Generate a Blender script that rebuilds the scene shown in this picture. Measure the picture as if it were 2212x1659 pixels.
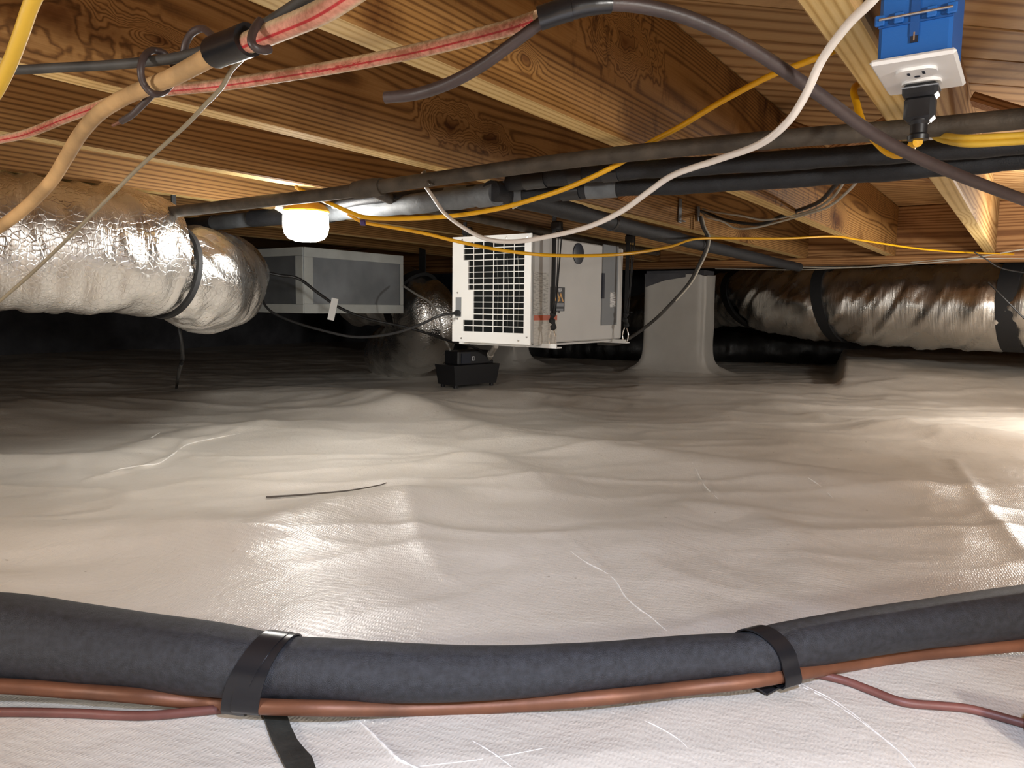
import bpy, math, random
import numpy as np
from mathutils import Vector, Matrix
random.seed(7)
rng = np.random.RandomState(11)
S = bpy.context.scene
COL = S.collection
for o in list(bpy.data.objects): bpy.data.objects.remove(o)

# ------------------------------------------------------------------ camera
F = 1600.0; PIT = math.radians(5.951); ROL = math.radians(0.747)
A = math.radians(34.734)                 # heading of the floor joists, to the right of straight ahead
HJ = 0.2685                              # joist undersides above the lens
SA, CA = math.sin(A), math.cos(A)
_c, _s = math.cos(ROL), math.sin(ROL); _cp, _sp = math.cos(PIT), math.sin(PIT)
RIGHT = Vector((_c, _s*_sp, _s*_cp)); UP = Vector((-_s, _c*_sp, _c*_cp)); FWD = Vector((0, _cp, -_sp))
cam = bpy.data.cameras.new('camera'); cam.sensor_width = 36; cam.lens = F/2212*36
cam.clip_start = .02; cam.clip_end = 60
co = bpy.data.objects.new('camera', cam); COL.objects.link(co)
co.matrix_world = Matrix(((RIGHT.x, UP.x, -FWD.x, 0), (RIGHT.y, UP.y, -FWD.y, 0), (RIGHT.z, UP.z, -FWD.z, 0), (0, 0, 0, 1)))
S.camera = co
# ------------------------------------------------------------------ world, lights, exposure
w = bpy.data.worlds.new('world'); S.world = w; w.use_nodes = True
w.node_tree.nodes['Background'].inputs[0].default_value = (.02, .022, .03, 1)
w.node_tree.nodes['Background'].inputs[1].default_value = .3
S.view_settings.view_transform = 'Standard'; S.view_settings.look = 'None'
S.view_settings.gamma = 1; S.view_settings.use_curve_mapping = False
S.view_settings.exposure = 1.18
def lamp(name, loc, power, color, radius=.05, kind='POINT', aim=None, cone=100, blend=.8):
    d = bpy.data.lights.new(name, kind); d.energy = power; d.color = color; d.shadow_soft_size = radius
    if kind == 'SPOT': d.spot_size = math.radians(cone); d.spot_blend = blend
    o = bpy.data.objects.new(name, d); COL.objects.link(o); o.location = loc
    if aim is not None: o.rotation_euler = (Vector(aim)-Vector(loc)).to_track_quat('-Z', 'Y').to_euler()
    return o
WARM = (1, .96, .90)
LAMP_GLOW = 44                                             # radiance of the visible work lamp
lamp('work_light_right', (1.95, 2.35, .14), 12, WARM)
lamp('work_light_behind', (.65, -.45, .12), 20, WARM)
lamp('work_light_left', (-1.25, .1, .10), 11, WARM)
lamp('headlamp', (.12, .05, .16), 15, (.64, .76, 1.0), .02, 'SPOT', (.10, .50, -.4), 96, .8)

# ------------------------------------------------------------------ pixel -> place helpers
def ray(x, y):
    d = RIGHT*((x-1106)/F) + UP*(-(y-829.5)/F) + FWD
    return d
def at(x, y, Y):
    d = ray(x, y); return d*(Y/d.y)
def atz(x, y, z):
    d = ray(x, y); return d*(z/d.z)
NP = Vector((CA, -SA, 0)); NQ = Vector((SA, CA, 0))          # across / along the joists
def atp(x, y, p):
    d = ray(x, y); return d*(p/d.dot(NP))
def atq(x, y, q):
    d = ray(x, y); return d*(q/d.dot(NQ))
def pq(v): return v.dot(NP), v.dot(NQ)
def wpq(p, q, z): return NP*p + NQ*q + Vector((0, 0, z))

# ------------------------------------------------------------------ mesh helpers
class MB:
    def __init__(s): s.v = []; s.f = []; s.uv = []
    def add(s, vs, fs, uvs=None):
        n = len(s.v); s.v += [tuple(v) for v in vs]; s.f += [tuple(i+n for i in f) for f in fs]
        if uvs is None: uvs = [[(0, 0)]*len(f) for f in fs]
        s.uv += uvs; return s
    def box(s, c, d, M=None, bev=0):
        x, y, z = d[0]/2, d[1]/2, d[2]/2
        if bev:
            b = bev; vs = []; fs = []
            def q(sx, sy, sz):
                vs.extend([(sx*x, sy*(y-b), sz*(z-b)), (sx*(x-b), sy*y, sz*(z-b)), (sx*(x-b), sy*(y-b), sz*z)])
            ix = {}
            for sx in (-1, 1):
                for sy in (-1, 1):
                    for sz in (-1, 1):
                        ix[(sx, sy, sz)] = len(vs); q(sx, sy, sz)
            g = lambda k, i: ix[k]+i
            for sx in (-1, 1):
                f = [g((sx, -1, -1), 0), g((sx, 1, -1), 0), g((sx, 1, 1), 0), g((sx, -1, 1), 0)]; fs.append(f if sx > 0 else f[::-1])
            for sy in (-1, 1):
                f = [g((-1, sy, -1), 1), g((1, sy, -1), 1), g((1, sy, 1), 1), g((-1, sy, 1), 1)]; fs.append(f if sy < 0 else f[::-1])
            for sz in (-1, 1):
                f = [g((-1, -1, sz), 2), g((1, -1, sz), 2), g((1, 1, sz), 2), g((-1, 1, sz), 2)]; fs.append(f if sz > 0 else f[::-1])
            for a_ in (-1, 1):
                for b_ in (-1, 1):
                    fs.append([g((a_, b_, -1), 0), g((a_, b_, 1), 0), g((a_, b_, 1), 1), g((a_, b_, -1), 1)])
                    fs.append([g((a_, -1, b_), 0), g((a_, 1, b_), 0), g((a_, 1, b_), 2), g((a_, -1, b_), 2)])
                    fs.append([g((-1, a_, b_), 1), g((1, a_, b_), 1), g((1, a_, b_), 2), g((-1, a_, b_), 2)])
            for k in ix: fs.append([g(k, 0), g(k, 1), g(k, 2)])
        else:
            vs = [(sx*x, sy*y, sz*z) for sx in (-1, 1) for sy in (-1, 1) for sz in (-1, 1)]
            fs = [(0, 1, 3, 2), (4, 6, 7, 5), (0, 4, 5, 1), (2, 3, 7, 6), (0, 2, 6, 4), (1, 5, 7, 3)]
        out = []
        for v in vs:
            v = Vector(v)
            if M is not None: v = M @ v
            out.append(v+Vector(c))
        return s.add(out, fs)
    def lathe(s, prof, c=(0, 0, 0), n=32, M=None):
        vs = []; fs = []
        for r, z in prof:
            for k in range(n):
                t = 2*math.pi*k/n; v = Vector((r*math.cos(t), r*math.sin(t), z))
                if M is not None: v = M @ v
                vs.append(v+Vector(c))
        for i in range(len(prof)-1):
            for k in range(n):
                k2 = (k+1) % n; fs.append((i*n+k, i*n+k2, (i+1)*n+k2, (i+1)*n+k))
        fs.append(tuple(range(n))[::-1]); m = (len(prof)-1)*n; fs.append(tuple(range(m, m+n)))
        return s.add(vs, fs)
    def prism(s, poly, h, M):
        """polygon in local xy extruded to z = h, then placed by the 4x4 matrix M"""
        n = len(poly)
        vs = [M @ Vector((x, y, 0)) for x, y in poly]+[M @ Vector((x, y, h)) for x, y in poly]
        fs = [tuple(range(n))[::-1], tuple(range(n, 2*n))]+[(i, (i+1) % n, n+(i+1) % n, n+i) for i in range(n)]
        return s.add(vs, fs)
    def tube(s, pts, rad, n=10, disp=None, caps=True):
        P = [Vector(p) for p in pts]; m = len(P)
        R = rad if hasattr(rad, '__len__') else [rad]*m
        T = [(P[min(i+1, m-1)]-P[max(i-1, 0)]).normalized() for i in range(m)]
        up = Vector((0, 0, 1)) if abs(T[0].z) < .9 else Vector((1, 0, 0))
        N = (up-T[0]*up.dot(T[0])).normalized(); vs = []; L = 0; Ls = []
        for i in range(m):
            N = (N-T[i]*N.dot(T[i])).normalized(); B = T[i].cross(N)
            if i: L += (P[i]-P[i-1]).length
            Ls.append(L)
            for k in range(n):
                t = 2*math.pi*k/n; r = R[i]
                if disp is not None: r += disp[i][k]
                vs.append(P[i]+N*(r*math.cos(t))+B*(r*math.sin(t)))
        fs = []; uvs = []
        for i in range(m-1):
            for k in range(n):
                k2 = (k+1) % n
                fs.append((i*n+k, (i+1)*n+k, (i+1)*n+k2, i*n+k2))
                a, b = k/n, (k+1)/n
                uvs.append([(Ls[i], a), (Ls[i+1], a), (Ls[i+1], b), (Ls[i], b)])
        if caps:
            fs.append(tuple(range(n))); uvs.append([(0, .5)]*n)
            fs.append(tuple(range((m-1)*n, m*n))[::-1]); uvs.append([(L, .5)]*n)
        return s.add(vs, fs, uvs)
    def build(s, name, mat, parent=None, smooth=True, loc=None, rotz=None):
        me = bpy.data.meshes.new(name); me.from_pydata(s.v, [], s.f); me.update()
        uvl = me.uv_layers.new(name='UVMap')
        flat = [c for f in s.uv for uv in f for c in uv]
        if len(flat) == 2*len(me.loops): uvl.data.foreach_set('uv', flat)
        if smooth:
            me.polygons.foreach_set('use_smooth', [True]*len(me.polygons))
            try: me.set_sharp_from_angle(angle=math.radians(38))
            except Exception: pass
        me.materials.append(mat)
        o = bpy.data.objects.new(name, me); COL.objects.link(o)
        if parent is not None: o.parent = parent
        if loc is not None: o.location = loc
        if rotz is not None: o.rotation_euler = (0, 0, rotz)
        return o
def smooth_path(pts, sub=8, rad=None):
    P = [Vector(p) for p in pts]; out = []; ro = []
    for i in range(len(P)-1):
        p0 = P[i-1] if i else P[i]*2-P[i+1]; p1, p2 = P[i], P[i+1]
        p3 = P[i+2] if i+2 < len(P) else P[i+1]*2-P[i]
        for k in range(sub):
            t = k/sub
            out.append(.5*((2*p1)+(p2-p0)*t+(2*p0-5*p1+4*p2-p3)*t*t+(3*p1-p0-3*p2+p3)*t**3))
            if rad is not None: ro.append(rad[i]*(1-t)+rad[i+1]*t)
    out.append(P[-1])
    if rad is not None: ro.append(rad[-1]); return out, ro
    return out
def resample(pts, step):
    P = np.array([tuple(p) for p in pts]); d = np.r_[0, np.cumsum(np.linalg.norm(np.diff(P, axis=0), axis=1))]
    n = max(2, int(d[-1]/step)+1); q = np.linspace(0, d[-1], n)
    return [Vector((np.interp(t, d, P[:, 0]), np.interp(t, d, P[:, 1]), np.interp(t, d, P[:, 2]))) for t in q], d[-1]
def tag(o, label=None, cat=None, group=None, kind=None):
    if label: o['label'] = label
    if cat: o['category'] = cat
    if group: o['group'] = group
    if kind: o['kind'] = kind
    return o
def thing(name, label, cat, loc=(0, 0, 0), rotz=0, group=None):
    o = bpy.data.objects.new(name, None); COL.objects.link(o); o.empty_display_size = .05
    o.location = loc; o.rotation_euler = (0, 0, rotz)
    return tag(o, label, cat, group)

# ------------------------------------------------------------------ numpy value noise
def vnoise(x, y, seed=0):
    xi = np.floor(x).astype(np.int64); yi = np.floor(y).astype(np.int64)
    fx = x-xi; fy = y-yi; fx = fx*fx*fx*(fx*(fx*6-15)+10); fy = fy*fy*fy*(fy*(fy*6-15)+10)
    def h(a, b):
        n = (a*374761393+b*668265263+seed*1274126177) & 0xffffffff
        n = ((n ^ (n >> 13))*1274126177) & 0xffffffff
        return ((n ^ (n >> 16)) & 0xffff)/65535.0
    a = h(xi, yi); b = h(xi+1, yi); c = h(xi, yi+1); d = h(xi+1, yi+1)
    return (a*(1-fx)+b*fx)*(1-fy)+(c*(1-fx)+d*fx)*fy-.5
def fbm(x, y, o=4, seed=0):
    s = 0; a = 1
    for k in range(o): s = s+a*vnoise(x*2**k, y*2**k, seed+k*17); a *= .5
    return s
def ridge(x, y, seed=0):
    return 1-np.abs(vnoise(x, y, seed))*2-.5

# ------------------------------------------------------------------ materials
def newmat(name):
    m = bpy.data.materials.new(name); m.use_nodes = True
    nt = m.node_tree; b = nt.nodes['Principled BSDF']
    return m, nt, b
def N(nt, t, **k):
    n = nt.nodes.new(t)
    for a, v in k.items():
        if a.startswith('i_'): n.inputs[a[2:].replace('_', ' ')].default_value = v
        else: setattr(n, a, v)
    return n
def L(nt, a, b): nt.links.new(a, b)
def ramp(nt, fac, stops):
    r = nt.nodes.new('ShaderNodeValToRGB'); e = r.color_ramp.elements
    while len(e) < len(stops): e.new(.5)
    for k, (p, c) in enumerate(stops):
        e[k].position = p; e[k].color = (*c, 1) if len(c) == 3 else c
    L(nt, fac, r.inputs[0]); return r.outputs[0]
def srgb(r, g, b):
    f = lambda c: (c/255/12.92) if c/255 <= .04045 else ((c/255+.055)/1.055)**2.4
    return (f(r), f(g), f(b))
def plain(name, col, rough=.5, metal=0, spec=.5, bump=0, scale=200, vary=0, coat=0):
    m, nt, b = newmat(name)
    b.inputs['Base Color'].default_value = (*col, 1); b.inputs['Roughness'].default_value = rough
    b.inputs['Metallic'].default_value = metal; b.inputs['Specular IOR Level'].default_value = spec
    if coat: b.inputs['Coat Weight'].default_value = coat
    if bump or vary:
        tc = N(nt, 'ShaderNodeTexCoord'); n = N(nt, 'ShaderNodeTexNoise', i_Scale=scale, i_Detail=4.0)
        L(nt, tc.outputs['Object'], n.inputs['Vector'])
        if bump:
            bm = N(nt, 'ShaderNodeBump', i_Strength=bump, i_Distance=.002)
            L(nt, n.outputs[0], bm.inputs['Height']); L(nt, bm.outputs[0], b.inputs['Normal'])
        if vary:
            n2 = N(nt, 'ShaderNodeTexNoise', i_Scale=scale*.12, i_Detail=5.0); L(nt, tc.outputs['Object'], n2.inputs['Vector'])
            lo = tuple(c*(1-vary) for c in col); hi = tuple(min(1, c*(1+vary)) for c in col)
            L(nt, ramp(nt, n2.outputs[0], [(.3, lo), (.7, hi)]), b.inputs['Base Color'])
    return m
def wood(name, lo, mid, hi, ring=42, stain=.0, rough=.62, seed=0., knots=1.0, spots=0., knots_at=()):
    """growth rings cut along local Y, with knots, plus optional mould stains"""
    m, nt, b = newmat(name)
    tc = N(nt, 'ShaderNodeTexCoord'); oi = N(nt, 'ShaderNodeObjectInfo')
    off = N(nt, 'ShaderNodeVectorMath', operation='SCALE'); off.inputs[0].default_value = (3.1, 17.3, 2.7)
    L(nt, oi.outputs['Random'], off.inputs['Scale'])
    ad = N(nt, 'ShaderNodeVectorMath', operation='ADD'); L(nt, tc.outputs['Object'], ad.inputs[0]); L(nt, off.outputs[0], ad.inputs[1])
    mp = N(nt, 'ShaderNodeMapping'); mp.inputs['Scale'].default_value = (1, .11, 1); L(nt, ad.outputs[0], mp.inputs['Vector'])
    nz = N(nt, 'ShaderNodeTexNoise', i_Scale=3.2, i_Detail=2.0); L(nt, mp.outputs[0], nz.inputs['Vector'])
    # knots: sparse cells stretched along the grain
    mk = N(nt, 'ShaderNodeMapping'); mk.inputs['Scale'].default_value = (2.2, 1.15, 3.0); L(nt, ad.outputs[0], mk.inputs['Vector'])
    vo = N(nt, 'ShaderNodeTexVoronoi', i_Scale=1.0); L(nt, mk.outputs[0], vo.inputs['Vector'])
    kn = N(nt, 'ShaderNodeMapRange'); kn.inputs['From Min'].default_value = .0; kn.inputs['From Max'].default_value = .22
    kn.inputs['To Min'].default_value = knots; kn.inputs['To Max'].default_value = 0; L(nt, vo.outputs['Distance'], kn.inputs['Value'])
    sh = N(nt, 'ShaderNodeVectorMath', operation='SCALE'); sh.inputs[0].default_value = (.11, 0, .11)
    sm = N(nt, 'ShaderNodeMath', operation='ADD'); L(nt, nz.outputs[0], sm.inputs[0])
    k2 = N(nt, 'ShaderNodeMath', operation='MULTIPLY'); k2.inputs[1].default_value = .9; L(nt, kn.outputs[0], k2.inputs[0]); L(nt, k2.outputs[0], sm.inputs[1])
    tot = sm.outputs[0]; hearts = []
    for (ky, kz, kr) in knots_at:
        mk2 = N(nt, 'ShaderNodeMapping'); mk2.inputs['Location'].default_value = (0, -ky*.42, -kz); mk2.inputs['Scale'].default_value = (0, .42, 1); L(nt, tc.outputs['Object'], mk2.inputs['Vector'])
        kz_ = N(nt, 'ShaderNodeTexNoise', i_Scale=16.0, i_Detail=3.0); L(nt, ad.outputs[0], kz_.inputs['Vector'])
        kv_ = N(nt, 'ShaderNodeVectorMath', operation='MULTIPLY_ADD'); kv_.inputs[1].default_value = (0, kr*.8, kr*.8); L(nt, kz_.outputs['Color'], kv_.inputs[0]); L(nt, mk2.outputs[0], kv_.inputs[2])
        kc_ = N(nt, 'ShaderNodeVectorMath', operation='SUBTRACT'); kc_.inputs[1].default_value = (0, kr*.4, kr*.4); L(nt, kv_.outputs[0], kc_.inputs[0])
        ln = N(nt, 'ShaderNodeVectorMath', operation='LENGTH'); L(nt, kc_.outputs[0], ln.inputs[0])
        r1 = N(nt, 'ShaderNodeMapRange', interpolation_type='SMOOTHERSTEP'); r1.inputs['From Max'].default_value = kr; r1.inputs['To Min'].default_value = .5; r1.inputs['To Max'].default_value = 0; L(nt, ln.outputs['Value'], r1.inputs['Value'])
        a_ = N(nt, 'ShaderNodeMath', operation='ADD'); L(nt, tot, a_.inputs[0]); L(nt, r1.outputs[0], a_.inputs[1]); tot = a_.outputs[0]
        r2 = N(nt, 'ShaderNodeMapRange'); r2.inputs['From Min'].default_value = kr*.08; r2.inputs['From Max'].default_value = kr*.34; r2.inputs['To Min'].default_value = .85; r2.inputs['To Max'].default_value = 0; L(nt, ln.outputs['Value'], r2.inputs['Value']); hearts.append(r2.outputs[0])
    L(nt, tot, sh.inputs['Scale'])
    ob = N(nt, 'ShaderNodeMapping'); ob.inputs['Scale'].default_value = (1, .02, 1); ob.inputs['Location'].default_value = (.05+seed, 0, -.18)
    L(nt, tc.outputs['Object'], ob.inputs['Vector'])
    rp = N(nt, 'ShaderNodeVectorMath', operation='ADD'); L(nt, ob.outputs[0], rp.inputs[0]); L(nt, sh.outputs[0], rp.inputs[1])
    wv = N(nt, 'ShaderNodeTexWave', wave_type='RINGS', rings_direction='Y', wave_profile='SIN', i_Scale=float(ring), i_Distortion=1.4, i_Detail=3.0)
    wv.inputs['Detail Scale'].default_value = 1.5
    L(nt, rp.outputs[0], wv.inputs['Vector'])
    fi = N(nt, 'ShaderNodeTexNoise', i_Scale=1.0, i_Detail=5.0, i_Roughness=.7)
    mf = N(nt, 'ShaderNodeMapping'); mf.inputs['Scale'].default_value = (420, 9, 420); L(nt, ad.outputs[0], mf.inputs['Vector']); L(nt, mf.outputs[0], fi.inputs['Vector'])
    wp = N(nt, 'ShaderNodeMath', operation='POWER'); wp.inputs[1].default_value = 2.6; L(nt, wv.outputs['Fac'], wp.inputs[0])
    mx = N(nt, 'ShaderNodeMix'); mx.inputs[0].default_value = .52; L(nt, wp.outputs[0], mx.inputs[2]); L(nt, fi.outputs[0], mx.inputs[3])
    base = ramp(nt, mx.outputs[0], [(.16, hi), (.40, mid), (.80, lo)])
    # broad tone drift + dark knot hearts
    br = N(nt, 'ShaderNodeTexNoise', i_Scale=2.2, i_Detail=3.0); L(nt, mp.outputs[0], br.inputs['Vector'])
    tone = ramp(nt, br.outputs[0], [(.3, (.72, .70, .66)), (.7, (1.12, 1.1, 1.08))])
    mul = N(nt, 'ShaderNodeMix', data_type='RGBA', blend_type='MULTIPLY'); mul.inputs[0].default_value = 1; L(nt, base, mul.inputs[6]); L(nt, tone, mul.inputs[7])
    kd = N(nt, 'ShaderNodeMapRange'); kd.inputs['From Min'].default_value = .35; kd.inputs['From Max'].default_value = .85; L(nt, kn.outputs[0], kd.inputs['Value'])
    kc = N(nt, 'ShaderNodeMix', data_type='RGBA', blend_type='MULTIPLY'); kc.inputs[7].default_value = (.35, .24, .17, 1); L(nt, kd.outputs[0], kc.inputs[0]); L(nt, mul.outputs[2], kc.inputs[6])
    last = kc.outputs[2]
    for h_ in hearts:
        hm = N(nt, 'ShaderNodeMix', data_type='RGBA', blend_type='MULTIPLY'); hm.inputs[7].default_value = (.36, .25, .18, 1); L(nt, h_, hm.inputs[0]); L(nt, last, hm.inputs[6]); last = hm.outputs[2]
    if stain:
        ns = N(nt, 'ShaderNodeTexNoise', i_Scale=3.4, i_Detail=7.0, i_Roughness=.68); L(nt, ad.outputs[0], ns.inputs['Vector'])
        sf = N(nt, 'ShaderNodeMapRange'); sf.inputs['From Min'].default_value = .53; sf.inputs['From Max'].default_value = .66; sf.inputs['To Max'].default_value = stain; L(nt, ns.outputs[0], sf.inputs['Value'])
        st = N(nt, 'ShaderNodeMix', data_type='RGBA', blend_type='MULTIPLY'); st.inputs[7].default_value = (.34, .23, .15, 1); L(nt, sf.outputs[0], st.inputs[0]); L(nt, last, st.inputs[6]); last = st.outputs[2]
    if spots:
        np_ = N(nt, 'ShaderNodeTexNoise', i_Scale=38.0, i_Detail=4.0, i_Roughness=.65)
        ms = N(nt, 'ShaderNodeMapping'); ms.inputs['Scale'].default_value = (1, 1, .45); L(nt, ad.outputs[0], ms.inputs['Vector']); L(nt, ms.outputs[0], np_.inputs['Vector'])
        nm = N(nt, 'ShaderNodeTexNoise', i_Scale=2.6, i_Detail=2.0); L(nt, ad.outputs[0], nm.inputs['Vector'])
        pf = N(nt, 'ShaderNodeMapRange'); pf.inputs['From Min'].default_value = .56; pf.inputs['From Max'].default_value = .68; L(nt, np_.outputs[0], pf.inputs['Value'])
        pm = N(nt, 'ShaderNodeMapRange'); pm.inputs['From Min'].default_value = .42; pm.inputs['From Max'].default_value = .6; pm.inputs['To Max'].default_value = spots; L(nt, nm.outputs[0], pm.inputs['Value'])
        pp = N(nt, 'ShaderNodeMath', operation='MULTIPLY'); L(nt, pf.outputs[0], pp.inputs[0]); L(nt, pm.outputs[0], pp.inputs[1])
        st = N(nt, 'ShaderNodeMix', data_type='RGBA', blend_type='MULTIPLY'); st.inputs[7].default_value = (.25, .17, .12, 1); L(nt, pp.outputs[0], st.inputs[0]); L(nt, last, st.inputs[6]); last = st.outputs[2]
    L(nt, last, b.inputs['Base Color']); b.inputs['Roughness'].default_value = rough; b.inputs['Specular IOR Level'].default_value = .25
    bm = N(nt, 'ShaderNodeBump', i_Strength=.25, i_Distance=.001); L(nt, mx.outputs[0], bm.inputs['Height']); L(nt, bm.outputs[0], b.inputs['Normal'])
    return m
def foil(name, col=(.80, .79, .77), rough=.24, su=55, sv=2.6, strength=.5, crack=.16):
    m, nt, b = newmat(name)
    b.inputs['Metallic'].default_value = 1; b.inputs['Base Color'].default_value = (*col, 1)
    tc = N(nt, 'ShaderNodeTexCoord')
    mp = N(nt, 'ShaderNodeMapping'); mp.inputs['Scale'].default_value = (su, sv, 1); L(nt, tc.outputs['UV'], mp.inputs['Vector'])
    n = N(nt, 'ShaderNodeTexNoise', i_Scale=1.6, i_Detail=5.0, i_Roughness=.6, i_Distortion=.5); L(nt, mp.outputs[0], n.inputs['Vector'])
    n2 = N(nt, 'ShaderNodeTexNoise', i_Scale=8.0, i_Detail=3.0); L(nt, tc.outputs['Object'], n2.inputs['Vector'])
    v = N(nt, 'ShaderNodeTexVoronoi', feature='DISTANCE_TO_EDGE', i_Scale=75.0); L(nt, tc.outputs['Object'], v.inputs['Vector'])
    vr = N(nt, 'ShaderNodeMapRange'); vr.inputs['From Max'].default_value = .12; vr.inputs['To Max'].default_value = crack; L(nt, v.outputs['Distance'], vr.inputs['Value'])
    a1 = N(nt, 'ShaderNodeMath', operation='ADD'); L(nt, n.outputs[0], a1.inputs[0]); L(nt, vr.outputs[0], a1.inputs[1])
    a2 = N(nt, 'ShaderNodeMath', operation='ADD'); L(nt, a1.outputs[0], a2.inputs[0]); L(nt, n2.outputs[0], a2.inputs[1])
    bm = N(nt, 'ShaderNodeBump', i_Strength=strength, i_Distance=.006); L(nt, a2.outputs[0], bm.inputs['Height']); L(nt, bm.outputs[0], b.inputs['Normal'])
    rr = N(nt, 'ShaderNodeMapRange'); rr.inputs['From Min'].default_value = .35; rr.inputs['From Max'].default_value = .65
    rr.inputs['To Min'].default_value = rough*.75; rr.inputs['To Max'].default_value = rough*1.35; L(nt, n2.outputs[0], rr.inputs['Value']); L(nt, rr.outputs[0], b.inputs['Roughness'])
    return m
def pex(name, dirt=.5, SIDE=.63):
    """cream tubing with a printed red stripe along one side and grime on top"""
    m, nt, b = newmat(name)
    tc = N(nt, 'ShaderNodeTexCoord'); sx = N(nt, 'ShaderNodeSeparateXYZ'); L(nt, tc.outputs['UV'], sx.inputs[0])
    mp = N(nt, 'ShaderNodeMapping'); mp.inputs['Scale'].default_value = (150, 16, 1); L(nt, tc.outputs['UV'], mp.inputs['Vector'])
    pr = N(nt, 'ShaderNodeTexNoise', i_Scale=1.0, i_Detail=3.0); L(nt, mp.outputs[0], pr.inputs['Vector'])
    mw = N(nt, 'ShaderNodeMapping'); mw.inputs['Scale'].default_value = (7, 0, 1); L(nt, tc.outputs['UV'], mw.inputs['Vector'])
    wn = N(nt, 'ShaderNodeTexNoise', i_Scale=1.0, i_Detail=1.0); L(nt, mw.outputs[0], wn.inputs['Vector'])
    def band(c, wd):
        d = N(nt, 'ShaderNodeMath', operation='SUBTRACT'); d.inputs[1].default_value = c; L(nt, sx.outputs[1], d.inputs[0])
        ab = N(nt, 'ShaderNodeMath', operation='ABSOLUTE'); L(nt, d.outputs[0], ab.inputs[0])
        r = N(nt, 'ShaderNodeMapRange'); r.inputs['From Min'].default_value = wd*.55; r.inputs['From Max'].default_value = wd; r.inputs['To Min'].default_value = 1; r.inputs['To Max'].default_value = 0
        L(nt, ab.outputs[0], r.inputs['Value']); return r.outputs[0]
    thin = band(SIDE, .026); wide = band(SIDE, .07); tint = band(SIDE, .17)
    pt = N(nt, 'ShaderNodeMapRange'); pt.inputs['From Min'].default_value = .5; pt.inputs['From Max'].default_value = .56; L(nt, pr.outputs[0], pt.inputs['Value'])
    wm = N(nt, 'ShaderNodeMapRange'); wm.inputs['From Min'].default_value = .48; wm.inputs['From Max'].default_value = .54; L(nt, wn.outputs[0], wm.inputs['Value'])
    p1 = N(nt, 'ShaderNodeMath', operation='MULTIPLY'); L(nt, wide, p1.inputs[0]); L(nt, pt.outputs[0], p1.inputs[1])
    p2 = N(nt, 'ShaderNodeMath', operation='MULTIPLY'); L(nt, p1.outputs[0], p2.inputs[0]); L(nt, wm.outputs[0], p2.inputs[1])
    p3 = N(nt, 'ShaderNodeMath', operation='MAXIMUM'); L(nt, p2.outputs[0], p3.inputs[0]); L(nt, thin, p3.inputs[1])
    c0 = N(nt, 'ShaderNodeMix', data_type='RGBA'); c0.inputs[6].default_value = (*srgb(214, 190, 156), 1); c0.inputs[7].default_value = (*srgb(214, 150, 128), 1); L(nt, tint, c0.inputs[0])
    c1 = N(nt, 'ShaderNodeMix', data_type='RGBA'); c1.inputs[7].default_value = (*srgb(190, 48, 52), 1); L(nt, p3.outputs[0], c1.inputs[0]); L(nt, c0.outputs[2], c1.inputs[6])
    n = N(nt, 'ShaderNodeTexNoise', i_Scale=160.0, i_Detail=5.0, i_Roughness=.7); L(nt, tc.outputs['Object'], n.inputs['Vector'])
    n2 = N(nt, 'ShaderNodeTexNoise', i_Scale=9.0, i_Detail=3.0); L(nt, tc.outputs['Object'], n2.inputs['Vector'])
    dm = N(nt, 'ShaderNodeMath', operation='MULTIPLY'); L(nt, n.outputs[0], dm.inputs[0]); L(nt, n2.outputs[0], dm.inputs[1])
    df = N(nt, 'ShaderNodeMapRange'); df.inputs['From Min'].default_value = .2; df.inputs['From Max'].default_value = .34; df.inputs['To Max'].default_value = dirt; L(nt, dm.outputs[0], df.inputs['Value'])
    c2 = N(nt, 'ShaderNodeMix', data_type='RGBA', blend_type='MULTIPLY'); c2.inputs[7].default_value = (.40, .29, .18, 1); L(nt, df.outputs[0], c2.inputs[0]); L(nt, c1.outputs[2], c2.inputs[6])
    L(nt, c2.outputs[2], b.inputs['Base Color']); b.inputs['Roughness'].default_value = .55
    return m
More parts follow.
